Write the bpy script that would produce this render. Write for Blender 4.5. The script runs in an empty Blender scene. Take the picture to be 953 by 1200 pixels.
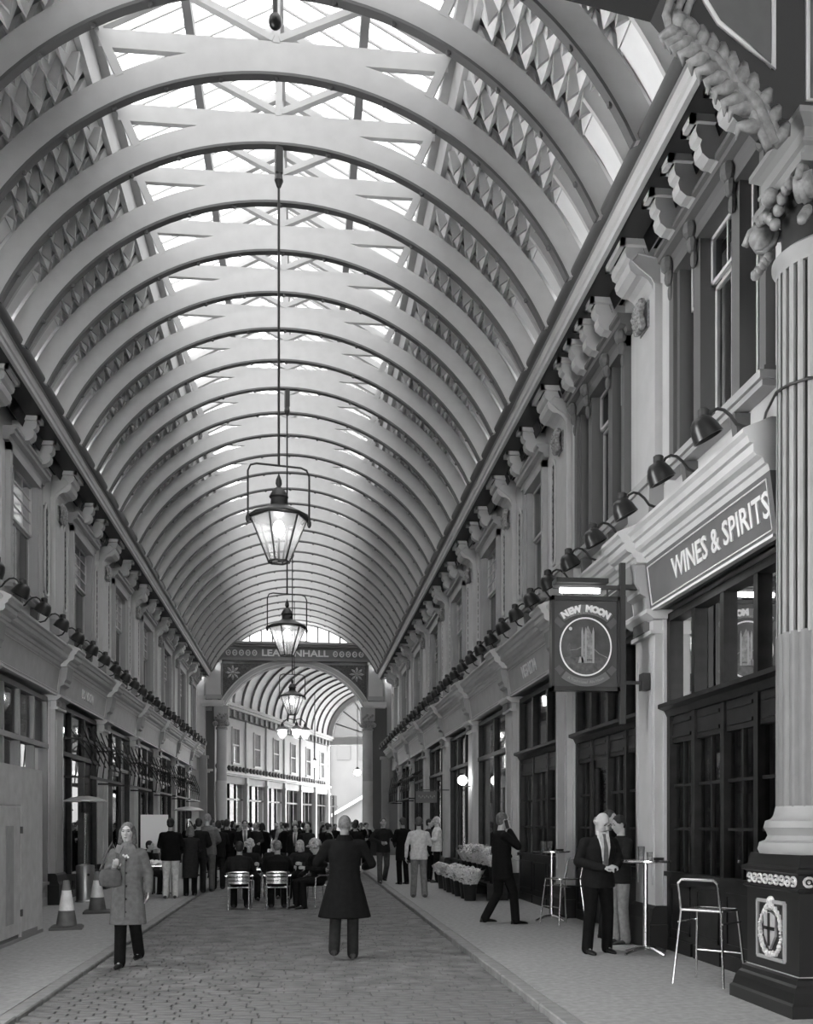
import bpy, math, random
from math import sin, cos, pi, sqrt, atan, radians as RAD
from mathutils import Vector, Matrix
rnd = random.Random(7)
SC = bpy.context.scene
COL = SC.collection

# ------------------------------------------------------------------ camera
FPX, CX, VX, VY, EYE = 1200.0, 476.5, 354.0, 966.0, 1.68
TH = atan((CX - VX) / FPX)
CT, ST = cos(TH), sin(TH)
cd = bpy.data.cameras.new('camera')
cam = bpy.data.objects.new('camera', cd); COL.objects.link(cam)
cam.location = (0, 0, EYE)
cam.rotation_euler = (pi / 2, 0, -TH)
cd.sensor_fit = 'VERTICAL'; cd.sensor_height = 36.0
cd.lens = 36.0 * FPX / 1200.0
cd.shift_y = (VY - 600.0) / 1200.0
cd.clip_start = 0.05; cd.clip_end = 400
SC.camera = cam

# ------------------------------------------------------------------ sky and exposure
wd = bpy.data.worlds.new('overcast_sky'); SC.world = wd; wd.use_nodes = True
bg = wd.node_tree.nodes['Background']
bg.inputs[0].default_value = (1, 1, 1, 1); bg.inputs[1].default_value = 11.0
SC.view_settings.view_transform = 'Standard'
SC.view_settings.look = 'None'
SC.view_settings.exposure = 0.80
SC.view_settings.gamma = 1.0
SC.view_settings.use_curve_mapping = False
try:
    SC.cycles.use_denoising = True
    SC.cycles.max_bounces = 10; SC.cycles.diffuse_bounces = 6; SC.cycles.transparent_max_bounces = 16
    SC.cycles.caustics_reflective = False; SC.cycles.caustics_refractive = False
    SC.cycles.sample_clamp_indirect = 6.0
except Exception:
    pass

# ------------------------------------------------------------------ materials
MATS = {}
def mat(name, g, rough=0.6, metal=0.0, noise=0.0, scale=8.0, spec=0.3, bump=0.0, detail=4):
    if name in MATS: return MATS[name]
    m = bpy.data.materials.new(name); m.use_nodes = True
    nt = m.node_tree; b = nt.nodes['Principled BSDF']
    b.inputs['Base Color'].default_value = (g, g, g, 1)
    b.inputs['Roughness'].default_value = rough
    b.inputs['Metallic'].default_value = metal
    b.inputs['Specular IOR Level'].default_value = spec
    if noise or bump:
        tc = nt.nodes.new('ShaderNodeTexCoord'); n = nt.nodes.new('ShaderNodeTexNoise')
        n.inputs['Scale'].default_value = scale; n.inputs['Detail'].default_value = detail
        nt.links.new(tc.outputs['Object'], n.inputs['Vector'])
        if noise:
            r = nt.nodes.new('ShaderNodeValToRGB')
            a, c = g * (1 - noise), min(1, g * (1 + noise))
            r.color_ramp.elements[0].position = .3; r.color_ramp.elements[1].position = .7
            r.color_ramp.elements[0].color = (a, a, a, 1); r.color_ramp.elements[1].color = (c, c, c, 1)
            nt.links.new(n.outputs['Fac'], r.inputs[0]); nt.links.new(r.outputs[0], b.inputs['Base Color'])
        if bump:
            bp = nt.nodes.new('ShaderNodeBump'); bp.inputs['Strength'].default_value = bump
            bp.inputs['Distance'].default_value = .02
            nt.links.new(n.outputs['Fac'], bp.inputs['Height']); nt.links.new(bp.outputs[0], b.inputs['Normal'])
    MATS[name] = m
    return m
def glow(name, g, strength):
    if name in MATS: return MATS[name]
    m = bpy.data.materials.new(name); m.use_nodes = True
    b = m.node_tree.nodes['Principled BSDF']
    b.inputs['Base Color'].default_value = (g, g, g, 1)
    b.inputs['Emission Color'].default_value = (1, 1, 1, 1); b.inputs['Emission Strength'].default_value = strength
    MATS[name] = m; return m
def glass(name, tint, refl, rough=0.02, milky=0.0, milk=.8):
    """thin pane: transparent + fresnel gloss (+ a milky, dusty share)"""
    if name in MATS: return MATS[name]
    m = bpy.data.materials.new(name); m.use_nodes = True; nt = m.node_tree
    nt.nodes.remove(nt.nodes['Principled BSDF']); out = nt.nodes['Material Output']
    tr = nt.nodes.new('ShaderNodeBsdfTransparent'); tr.inputs[0].default_value = (tint, tint, tint, 1)
    gl = nt.nodes.new('ShaderNodeBsdfGlossy'); gl.inputs['Roughness'].default_value = rough
    gl.inputs['Color'].default_value = (.95, .95, .95, 1)
    fr = nt.nodes.new('ShaderNodeFresnel'); fr.inputs[0].default_value = refl
    mx = nt.nodes.new('ShaderNodeMixShader')
    nt.links.new(fr.outputs[0], mx.inputs[0]); nt.links.new(tr.outputs[0], mx.inputs[1]); nt.links.new(gl.outputs[0], mx.inputs[2])
    last = mx
    if milky:
        tl = nt.nodes.new('ShaderNodeBsdfTranslucent'); tl.inputs[0].default_value = (milk, milk, milk, 1)
        m2 = nt.nodes.new('ShaderNodeMixShader'); m2.inputs[0].default_value = milky
        nt.links.new(mx.outputs[0], m2.inputs[1]); nt.links.new(tl.outputs[0], m2.inputs[2]); last = m2
    nt.links.new(last.outputs[0], out.inputs[0])
    MATS[name] = m; return m

M_ROAD = mat('granite_sett', .155, .75, noise=.35, scale=3.0, bump=.2)
M_ROADBED = mat('road_joint', .12, .9, noise=.3, scale=20)
M_PAVE = mat('pavement_asphalt', .29, .85, noise=.16, scale=14, bump=.25, detail=8)
M_KERB = mat('kerb_granite', .22, .8, noise=.2, scale=6)
M_WALL = mat('cream_painted_stone', .5, .6, noise=.05, scale=2)
M_WALLD = mat('mid_painted_stone', .34, .6, noise=.06, scale=2)
M_PIL = mat('pale_pilaster_paint', .44, .55, noise=.06, scale=3)
M_TRIM = mat('pale_trim_paint', .52, .5, noise=.05, scale=3)
M_TRIMD = mat('dark_trim_paint', .115, .5)
M_ORN = mat('modelled_ornament', .24, .5, noise=.45, scale=26, bump=.5)
M_ORND = mat('dark_modelled_ornament', .075, .5, noise=.6, scale=22, bump=.6)
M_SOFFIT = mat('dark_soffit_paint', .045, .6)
M_GUTTER = mat('gutter_iron', .10, .42)
M_RIB = mat('roof_rib_paint', .52, .5, noise=.04, scale=5)
M_RIBD = mat('rib_flange_paint', .13, .5)
M_LOUVRE = mat('roof_board_paint', .7, .6, noise=.12, scale=4)
M_PANEL = mat('roof_panel_paint', .8, .6, noise=.05, scale=3)
M_DECK = mat('roof_deck', .4, .8)
M_BLACK = mat('black_gloss_paint', .012, .32, spec=.45)
M_BLACKM = mat('black_satin_paint', .018, .5)
M_DARKWOOD = mat('dark_varnished_wood', .016, .4, noise=.4, scale=6, spec=.22)
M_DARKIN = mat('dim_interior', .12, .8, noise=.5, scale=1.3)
M_SILVER = mat('silvered_relief', .55, .4, noise=.3, scale=30)
M_ALU = mat('polished_aluminium', .75, .25, metal=1.0)
M_SIGN = mat('sign_board_paint', .12, .5, noise=.08, scale=4)
M_SIGNL = mat('pale_sign_board_paint', .36, .5, noise=.08, scale=4)
M_LETTER = mat('sign_lettering', .68, .5)
M_WHITE = mat('white_paint', .8, .5)
M_IRON = mat('dark_iron', .035, .45)
G_SKY = glass('skylight_glass', .19, 1.15, .05, milky=.06, milk=.6)
G_STRIP = glass('clerestory_glass', .03, 1.2, .1, milky=.13, milk=.8)
G_CLEAR = glass('clear_skylight_glass', .92, 1.15, .05)
G_WIN = glass('sash_glass', .6, 3.0, .06)
G_SHOP = glass('shop_glass', .75, 1.32, .02)
G_LAMP = glass('lantern_glass', .93, 1.3, .05, milky=.25, milk=.9)
M_BULB = glow('lamp_bulb', .9, 18.0)
M_TUBE = glow('fluorescent_tube', .9, 9.0)

# ------------------------------------------------------------------ mesh helpers
class MB:
    def __init__(s): s.v = []; s.f = []
    def add(s, vs, fs):
        n = len(s.v); s.v += [tuple(p) for p in vs]; s.f += [tuple(i + n for i in f) for f in fs]; return s
    def box(s, x0, x1, y0, y1, z0, z1):
        return s.add([(x0,y0,z0),(x1,y0,z0),(x1,y1,z0),(x0,y1,z0),(x0,y0,z1),(x1,y0,z1),(x1,y1,z1),(x0,y1,z1)],
            [(0,3,2,1),(4,5,6,7),(0,1,5,4),(1,2,6,5),(2,3,7,6),(3,0,4,7)])
    def bar(s, p, q, w, h, up=(0,0,1)):
        p, q = Vector(p), Vector(q); d = (q - p).normalized(); u = Vector(up)
        if abs(d.dot(u)) > .99: u = Vector((1,0,0)) if abs(d.x) < .9 else Vector((0,1,0))
        r = d.cross(u).normalized() * w / 2; t = r.cross(d).normalized() * h / 2
        c = [p-r-t, p+r-t, p+r+t, p-r+t, q-r-t, q+r-t, q+r+t, q-r+t]
        return s.add(c, [(0,1,2,3),(7,6,5,4),(0,4,5,1),(1,5,6,2),(2,6,7,3),(3,7,4,0)])
    def loft(s, rings, cap=True, closed=True):
        n = len(rings[0]); vs = [p for r in rings for p in r]; fs = []
        for i in range(len(rings) - 1):
            for j in range(n if closed else n - 1):
                k = (j + 1) % n
                fs.append((i*n+j, i*n+k, (i+1)*n+k, (i+1)*n+j))
        if cap:
            fs.append(tuple(range(n))[::-1]); fs.append(tuple(range((len(rings)-1)*n, len(rings)*n)))
        return s.add(vs, fs)
    def tube(s, pts, r, n=6, cap=True):
        pts = [Vector(p) for p in pts]; rr = r if isinstance(r, (list, tuple)) else [r] * len(pts)
        rings = []; prev = None
        for i, p in enumerate(pts):
            d = (pts[min(i+1, len(pts)-1)] - pts[max(i-1, 0)]).normalized()
            if prev is None:
                a = d.cross(Vector((0,0,1)))
                if a.length < .05: a = d.cross(Vector((1,0,0)))
            else:
                a = prev - d * prev.dot(d)
            a.normalize(); prev = a; b = d.cross(a)
            rings.append([p + (a * cos(2*pi*k/n) + b * sin(2*pi*k/n)) * rr[i] for k in range(n)])
        return s.loft(rings, cap)
    def lathe(s, prof, n=12, c=(0,0,0), a0=0.0, sq=None):
        rings = []
        for r, z in prof:
            rings.append([(c[0] + r*cos(a0+2*pi*k/n), c[1] + r*sin(a0+2*pi*k/n), c[2] + z) for k in range(n)])
        return s.loft(rings)
    def ball(s, c, r, n=8, m=6):
        rx, ry, rz = r if isinstance(r, (list, tuple)) else (r, r, r)
        vs = [(c[0], c[1], c[2]-rz)]
        for i in range(1, m):
            a = -pi/2 + pi*i/m
            vs += [(c[0]+rx*cos(a)*cos(2*pi*k/n), c[1]+ry*cos(a)*sin(2*pi*k/n), c[2]+rz*sin(a)) for k in range(n)]
        vs.append((c[0], c[1], c[2]+rz)); fs = []
        for k in range(n):
            k2 = (k+1) % n
            fs.append((0, 1+k2, 1+k))
            for i in range(m-2): fs.append((1+i*n+k, 1+i*n+k2, 1+(i+1)*n+k2, 1+(i+1)*n+k))
            fs.append((1+(m-2)*n+k, 1+(m-2)*n+k2, len(vs)-1))
        return s.add(vs, fs)
    def prism(s, poly, fn, t0, t1):
        """extrude a 2-D polygon: fn(a, b, t) -> xyz"""
        n = len(poly); vs = [fn(a, b, t0) for a, b in poly] + [fn(a, b, t1) for a, b in poly]
        fs = [tuple(range(n))[::-1], tuple(range(n, 2*n))] + [(i, (i+1) % n, n+(i+1) % n, n+i) for i in range(n)]
        return s.add(vs, fs)
    def mesh(s, name, m, smooth=False):
        me = bpy.data.meshes.new(name); me.from_pydata(s.v, [], s.f)
        if m: me.materials.append(m)
        import bmesh
        bm = bmesh.new(); bm.from_mesh(me); bmesh.ops.recalc_face_normals(bm, faces=bm.faces); bm.to_mesh(me); bm.free()
        if smooth:
            me.polygons.foreach_set('use_smooth', [True] * len(me.polygons))
            if smooth != 'all':
                try: me.set_sharp_from_angle(angle=RAD(40))
                except Exception: pass
        return me
    def build(s, name, m, parent=None, smooth=False):
        return link(name, s.mesh(name, m, smooth), parent)
def link(name, me, parent=None, loc=None, rz=None):
    o = bpy.data.objects.new(name, me); COL.objects.link(o)
    if parent: o.parent = parent
    if loc is not None: o.location = loc
    if rz is not None: o.rotation_euler = (0, 0, rz)
    return o
def struct(o): o['kind'] = 'structure'; return o
def tag(o, label, cat, group=None):
    o['label'] = label; o['category'] = cat
    if group: o['group'] = group
    return o
def thing(name, label, cat, loc=(0,0,0), rz=0, group=None):
    return tag(link(name, None, None, loc, rz), label, cat, group)
def dup(root, loc=None, rz=None, label=None, parent=None):
    r = root.copy(); COL.objects.link(r)
    if parent: r.parent = parent
    if loc is not None: r.location = loc
    if rz is not None: r.rotation_euler = (0, 0, rz)
    if label: r['label'] = label
    for ch in root.children:
        dup(ch, parent=r)
    return r
def text(name, s, size, m, parent, mtx, depth=.01, bold=.0, align='CENTER', sx=1.0):
    cu = bpy.data.curves.new(name, 'FONT'); cu.body = s; cu.size = size; cu.align_x = align; cu.align_y = 'CENTER'
    cu.extrude = depth; cu.offset = bold; cu.resolution_u = 2
    t = bpy.data.objects.new('tmp_text', cu); COL.objects.link(t)
    me = bpy.data.meshes.new_from_object(t.evaluated_get(bpy.context.evaluated_depsgraph_get()))
    bpy.data.objects.remove(t); me.transform(Matrix.Diagonal((sx, 1, 1, 1))); me.transform(mtx); me.name = name
    me.materials.clear(); me.materials.append(m)
    return link(name, me, parent)
def axes(origin, xa, ya):
    xa, ya = Vector(xa).normalized(), Vector(ya).normalized(); za = xa.cross(ya)
    m = Matrix((xa, ya, za)).transposed().to_4x4(); m.translation = Vector(origin); return m
def WP(px, d):
    """street X, Y of something at picture column px and camera distance d"""
    X = (px - VX) * d / FPX * CT
    return X, (d - X * ST) / CT
def gz(x):
    if x > 2.13: return .06 + .010 * (x - 2.13)
    if x < -2.44: return .03 - .020 * (-2.44 - x)
    return 0.0

XR, XL, XA = 4.60, -5.30, -.35
YPR = [8.7, 13.1, 17.5, 22.05, 27.15, 32.3, 37.5, 42.6, 47.8]
YPL = [12.5, 17.6, 22.7, 27.9, 33.0, 38.1, 43.2, 48.3]
YEND = 52.6
# ================================================================== GROUND
mb = MB(); mb.add([(-2.58,-14,-.02),(2.27,-14,-.02),(2.27,YEND+60,-.02),(-2.58,YEND+60,-.02)], [(0,1,2,3)])
floor = struct(mb.build('floor', M_ROADBED))
def sett(mb, x0, x1, y0, y1, h):
    b = .007
    mb.add([(x0,y0,-.02),(x1,y0,-.02),(x1,y1,-.02),(x0,y1,-.02),(x0+b,y0+b,h),(x1-b,y0+b,h),(x1-b,y1-b,h),(x0+b,y1-b,h)],
        [(4,5,6,7),(0,1,5,4),(1,2,6,5),(2,3,7,6),(3,0,4,7)])
near = []; far = MB(); y = 6.6; row = 0
sm = []
for k in range(6):
    q = MB(); w = .20 + .012*k; sett(q, -w/2, w/2, -.058, .058, 0.0); sm.append((w, q.mesh('sett', M_ROAD)))
while y < YEND + 12:
    x = -2.42 + (row % 2) * .1; st = 0.128 if y < 30 else .16
    while x < 2.02:
        k = rnd.randrange(6); w = sm[k][0]
        if 8.35 < y < 10.2 and len(near) < 300 and -2.5 < x < 2.2:
            near.append((x + w/2, y, k))
        else:
            sett(far, x, min(x + w, 2.12), y - .058, y + st - .07, rnd.uniform(-.004, .003))
        x += w + .006
    y += st; row += 1
for x, y, k in near:
    o = link('sett', sm[k][1], floor, (x, y, rnd.uniform(-.004, .003)))
so = far.build('setts', M_ROAD, floor); so['kind'] = 'stuff'
# pavements and kerbs
for side, xs in (('right', (2.29, 5.4)), ('left', (-6.2, -2.60))):
    mb = MB(); a, b = xs
    mb.add([(a,-14,gz(a)),(b,-14,gz(b)),(b,YEND+60,gz(b)),(a,YEND+60,gz(a)),(a,-14,-.3),(b,-14,-.3),(b,YEND+60,-.3),(a,YEND+60,-.3)],
        [(0,1,2,3),(4,5,6,7),(0,1,5,4),(1,2,6,5),(2,3,7,6),(3,0,4,7)])
    pv = struct(mb.build('pavement_' + side, M_PAVE))
    x0, x1 = (2.13, 2.29) if side == 'right' else (-2.60, -2.44)
    q = MB(); z1 = gz((x0+x1)/2) + .004; t = .012
    prof = [(x0,-.1),(x1,-.1),(x1,z1-t),(x1-t,z1),(x0+t,z1),(x0,z1-t)]
    q.prism(prof, lambda a, b, t: (a, t, b), 0.006, .894)
    km = q.mesh('kerb_stone', M_KERB)
    for i in range(66): link('kerb_stone', km, pv, (rnd.uniform(-.004,.004), 5.5 + .9*i, rnd.uniform(-.004, .003)))
# behind the crossing: ground continues sideways
mb = MB(); mb.box(5.4, 16, -14, 8.2, -.3, gz(4.6)); struct(mb.build('trim_1', M_PAVE))
mb = MB(); mb.box(-16, -6.2, -14, 8.2, -.3, gz(-5.2)); struct(mb.build('trim_2', M_PAVE))

# ================================================================== ROOF
R0, ZC = 4.55, 7.44
A0 = 25.5
RIBY = [14.2 + 1.45*k for k in range(-4, 27)]
def rp(a, r, y): return (XA + r*cos(a), y, ZC + r*sin(a))
def arc_plate(mb, r0, r1, y0, y1, a0, a1, n):
    ring = [[rp(a0+(a1-a0)*i/n, r, y) for r, y in ((r0,y0),(r1,y0),(r1,y1),(r0,y1))] for i in range(n+1)]
    return mb.loft(ring)
# outer deck = the ceiling itself
mb = MB()
for s in (0, 1):
    a, b = (RAD(28.5), RAD(60.5)) if s == 0 else (RAD(119.5), RAD(151.5))
    arc_plate(mb, 5.16, 5.22, 8.3, YEND, a, b, 14)
ceiling = struct(mb.build('ceiling', M_DECK))
q = MB(); arc_plate(q, R0, R0+.33, -.05, .05, RAD(A0), RAD(180-A0), 44); rib_m = q.mesh('rib', M_RIB)
q = MB(); arc_plate(q, R0-.04, R0, -.065, .065, RAD(A0), RAD(180-A0), 44)
for k in range(13):
    a = RAD(32 + 116*k/12); p = rp(a, R0-.05, 0); q.ball(p, .04, 6, 4)
fl_m = q.mesh('rib_flange', M_RIBD)
q = MB(); q.box(XA-2.38, XA+2.38, -.045, .045, 12.17, 12.42); beam_m = q.mesh('tie_beam', M_RIB)
SK = [(2.46, 12.44), (0, 13.75)]        # skylight slope, offset from the axis / height
sl = Vector((2.46, 0, 12.44-13.75)); SL = sl.length
for i, y in enumerate(RIBY):
    r = link('rib', rib_m, ceiling, (0, y, 0)); link('rib_flange', fl_m, r)
    link('tie_beam', beam_m, ceiling, (0, y, 0))
q = MB()
for s in (-1, 1): pass
strut_m = {}
for s in (-1, 1):
    q = MB(); q.bar((XA+s*2.40, 0, 12.46), (XA+s*2.10, 0, 11.80), .12, .11, (0,1,0)); strut_m[s] = q.mesh('strut', M_RIB)
q = MB(); q.bar((XA,0,12.4), (XA,0,13.7), .10, .10, (0,1,0)); king_m = q.mesh('king_post', M_RIB)
br_m = {}
for s in (-1, 1):
    q = MB(); q.bar((XA+s*.04,0,12.46), (XA+s*1.22,0,13.02), .09, .11, (0,1,0)); br_m[s] = q.mesh('brace', M_RIB)
pr_m = {}
for s in (-1, 1):
    q = MB(); q.bar((XA+s*2.46,0,12.42), (XA,0,13.74), .10, .11, (0,1,0)); pr_m[s] = q.mesh('principal_rafter', M_RIB)
for y in RIBY:
    link('king_post', king_m, ceiling, (0,y,0))
    for s in (-1, 1):
        link('strut', strut_m[s], ceiling, (0,y,0)); link('brace', br_m[s], ceiling, (0,y,0)); link('principal_rafter', pr_m[s], ceiling, (0,y,0))
# longitudinal members
for nm, u, z, w, h in (('kerb_purlin', 2.44, 12.46, .14, .16), ('purlin', 1.24, 13.06, .12, .22)):
    for s in (-1, 1):
        q = MB(); q.bar((XA+s*u, 8.4, z), (XA+s*u, YEND, z), w, h); q.build(nm, M_WALLD if nm == 'purlin' else M_RIB, ceiling)
for s in (-1, 1):
    q = MB(); q.box(min(XA+s*2.50,XA+s*2.58), max(XA+s*2.50,XA+s*2.58), 8.4, YEND, 11.80, 12.54); q.build('skylight_upstand', M_RIB, ceiling)
q = MB(); q.bar((XA, 8.4, 13.74), (XA, YEND, 13.74), .16, .2); q.build('ridge_beam', M_RIB, ceiling)
# skylight panes and bars (4 to a bay and slope)
NP = 4; pw = 1.45 / NP
for s in (-1, 1):
    e0 = Vector((XA+s*2.46, 0, 12.52)); e1 = Vector((XA, 0, 13.83))
    q = MB(); a, b = e0, e1; n = Vector((0,0,1)) * .008
    y0, y1 = .012, pw - .012
    q.add([a+Vector((0,y0,0)), a+Vector((0,y1,0)), b+Vector((0,y1,0)), b+Vector((0,y0,0))], [(0,1,2,3)])
    pm = q.mesh('skylight_pane', G_SKY)
    q = MB(); q.bar(e0, e1, .024, .05, (0,0,1)); gm = q.mesh('glazing_bar', M_RIB)
    for i, y in enumerate(RIBY[:-1]):
        for k in range(NP):
            link('skylight_pane', pm, ceiling, (0, y + pw*k, 0)); link('glazing_bar', gm, ceiling, (0, y + pw*k, 0))
# louvre boards, notched rafters, smooth panels
NL = 7; AL0, AL1 = 59.5, 37.5
bm_, tooth_m, pan_m = {}, {}, {}
rest = MB()
def board(mb, s, i, y0, y1):
    a = RAD(AL0 + (AL1-AL0)*(i+.5)/NL); da = RAD((AL0-AL1)/NL)/2
    p0 = Vector((cos(a+da)*5.08, 0, sin(a+da)*5.08)); p1 = Vector((cos(a-da*1.1)*4.90, 0, sin(a-da*1.1)*4.90))
    # a stepped board: flat tread leaning in, small riser
    p2 = Vector((cos(a-da)*5.08, 0, sin(a-da)*5.08))
    tri = [p0, p1, p2]
    mb.prism([(p.x, p.z) for p in tri], lambda u, z, t: (XA + s*u, t, ZC + z), y0, y1)
for s in (-1, 1):
    bm_[s] = []
    for i in range(NL):
        q = MB(); board(q, s, i, .06, 1.39); bm_[s].append(q.mesh('roof_board', M_LOUVRE))
    # notched rafter: a saw-toothed plate
    q = MB(); da = RAD((AL0-AL1)/NL); poly = []
    for i in range(NL+1):
        a = RAD(AL0) - da*i
        poly.append((cos(a)*4.98, sin(a)*4.98))
        if i < NL:
            a2 = a - da*.92; poly.append((cos(a2)*4.72, sin(a2)*4.72))
    for i in range(NL, -1, -2):
        a = RAD(AL0) - da*i; poly.append((cos(a)*5.12, sin(a)*5.12))
    for yy in (.44, .93): pass
    q.prism(poly, lambda u, z, t: (XA + s*u, t, ZC + z), -.035, .035); tooth_m[s] = q.mesh('notched_rafter', M_RIB)
    q = MB(); a0, a1 = (RAD(28.5), RAD(AL1)) if s == 1 else (RAD(180-AL1), RAD(151.5))
    arc_plate(q, 4.93, 4.98, .05, 1.40, a0, a1, 7); pan_m[s] = q.mesh('roof_panel', M_PANEL)
    q = MB(); a0, a1 = (RAD(18), RAD(28.4)) if s == 1 else (RAD(151.6), RAD(162))
    arc_plate(q, 5.0, 5.01, .05, 1.40, a0, a1, 3); tooth_m[s+20] = q.mesh('clerestory_pane', G_STRIP)
    q = MB(); a0, a1 = (RAD(24), RAD(AL1+1)) if s == 1 else (RAD(180-AL1-1), RAD(156))
    arc_plate(q, 4.74, 4.94, -.03, .03, a0, a1, 7); tooth_m[s+10] = q.mesh('lower_rafter', M_RIB)
for j, y in enumerate(RIBY[:-1]):
    for s in (-1, 1):
        for i in range(NL):
            if 1 <= j <= 21: link('roof_board', bm_[s][i], ceiling, (0, y, 0))
            else:
                board(rest, s, i, y+.06, y+1.39)
        for yy in (.48, .96): link('notched_rafter', tooth_m[s], ceiling, (0, y+yy, 0))
        link('roof_panel', pan_m[s], ceiling, (0, y, 0))
        link('clerestory_pane', tooth_m[s+20], ceiling, (0, y, 0))
        link('lower_rafter', tooth_m[s+10], ceiling, (0, y+.72, 0))
o = rest.build('roof_boards', M_LOUVRE, ceiling); o['kind'] = 'stuff'
# ================================================================== FACADES
SIDES = {'right': (XR, pi, YPR), 'left': (XL, 0.0, YPL)}
def at(side, y, z=0.0, o=0.0):
    X, rz, _ = SIDES[side]
    return (X + (o if side == 'left' else -o), y, z), rz
def put(name, me, side, y, parent, z=0.0, o=0.0):
    l, r = at(side, y, z, o); return link(name, me, parent, l, r)
FZ = 4.42        # underside of the fascia
# ---- shared facade pieces, local: +x out of the wall, y along it
q = MB(); q.box(-.1,.10,-.38,.38,.55,4.12); q.box(.10,.115,-.30,-.27,.9,3.9); q.box(.10,.115,.27,.30,.9,3.9); PIL = q.mesh('pilaster', M_PIL)
q = MB(); q.box(-.1,.20,-.47,.47,-.12,.40); q.prism([(-.1,.40),(.20,.40),(.17,.46),(.15,.60),(.11,.64),(-.1,.64)], lambda a,b,t:(a,t,b), -.44,.44); PLI = q.mesh('plinth', M_BLACKM)
q = MB(); q.box(-.1,.16,-.40,.40,4.12,4.17); q.box(-.1,.12,-.36,.36,4.17,4.30); q.prism([(-.1,4.30),(.14,4.30),(.24,4.37),(.24,4.42),(-.1,4.42)], lambda a,b,t:(a,t,b), -.46,.46); CAP = q.mesh('capital', M_TRIM)
q = MB(); q.box(.12,.19,-.22,.22,4.17,4.31); CAPD = q.mesh('capital_block', M_TRIMD)
q = MB(); q.prism([(-.1,4.42),(.16,4.42),(.18,4.62),(.26,4.66),(.26,4.72),(.30,4.78),(.34,5.05),(-.1,5.05)], lambda a,b,t:(a,t,b), -.26,.26); BRK = q.mesh('fascia_bracket', M_WALLD)
CPROF = [(-.1,5.03),(.20,5.03),(.22,5.09),(.25,5.10),(.27,5.15),(.33,5.17),(.36,5.20),(.36,5.28),(.40,5.29),(.42,5.35),(.46,5.38),(.46,5.42),(.18,5.54),(-.1,5.54)]
CPROF2 = [(o + .13 if o > 0 else o, z) for o, z in CPROF]
q = MB(); q.prism(CPROF2, lambda a,b,t:(a,t,b), -.36,.36); CBRK = q.mesh('cornice_break', M_TRIM)
q = MB(); q.box(-.1,.20,-.42,.42,5.50,6.02); q.box(-.1,.24,-.46,.46,6.02,6.12); q.box(-.1,.24,-.46,.46,5.5,5.60); PED = q.mesh('pilaster_pedestal', M_WALLD)
q = MB(); q.box(-.1,.10,-.37,.37,6.12,8.62); q.box(-.1,.13,-.40,.40,6.12,6.24); UPIL = q.mesh('upper_pilaster', M_PIL)
def console(mb, w, k=1.0):
    pf = [(0,9.10),(.46,9.10),(.47,9.03),(.45,8.97),(.40,8.94),(.42,8.88),(.40,8.80),(.32,8.74),(.24,8.73),(.17,8.69),(.12,8.62),(.10,8.56),(0,8.54)]
    mb.prism([(a*k if a > 0 else -.1, b) for a, b in pf], lambda a,b,t:(a,t,b), -w, w)
q = MB(); console(q, .30)
for s in (-1, 1):
    q.tube([(.06, s*.305, 8.98), (.30, s*.305, 9.02), (.38, s*.305, 8.92), (.28, s*.305, 8.84), (.12, s*.305, 8.72), (.07, s*.305, 8.62)], .014, 5)
BIGC = q.mesh('console', M_PIL)
q = MB(); q.box(-.1,.12,-.17,.17,8.16,8.50)
for i in range(5):
    for j in (-1, 0, 1): q.ball((.15 + .03*(4-abs(i-2))*.5, j*.10, 8.20 + i*.075), (.06,.055,.06), 6, 4)
ACAN = q.mesh('acanthus_block', M_ORN)
q = MB(); console(q, .10, .95); SMLC = q.mesh('small_console', M_PIL)
q = MB()
rr = random.Random(3)
for i in range(16): q.ball((.05, rr.uniform(-.26,.26), 8.92 + rr.uniform(-.10,.10)), (.07, rr.uniform(.03,.07), rr.uniform(.03,.07)), 6, 4)
q.tube([(.12,-.05,8.82),(.14,.06,8.88),(.14,-.05,8.95),(.12,.04,9.02)], .028, 5)
ORN = q.mesh('frieze_ornament', M_ORN)
# relief strip beside a pilaster
q = MB(); z0, z1, hw = 6.42, 8.26, .15
loop = [(0.03, -hw, z0+.1), (.03, -hw*.5, z0), (.03, hw*.5, z0), (.03, hw, z0+.1), (.03, hw, z1-.1), (.03, hw*.5, z1), (.03, 0, z1+.07), (.03, -hw*.5, z1), (.03, -hw, z1-.1), (.03, -hw, z0+.1)]
q.tube(loop, .028, 5); STRF = q.mesh('relief_frame', M_TRIM)
q = MB(); q.box(-.02, .012, -hw, hw, z0+.03, z1)
for i in range(17):
    z = z0 + .1 + i*.104; q.ball((.012, .05*(-1)**i, z), (.03, .07, .06), 6, 4); q.ball((.012, -.07*(-1)**i, z+.04), (.025, .035, .05), 5, 4)
STRR = q.mesh('relief_panel', M_ORND)
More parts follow.
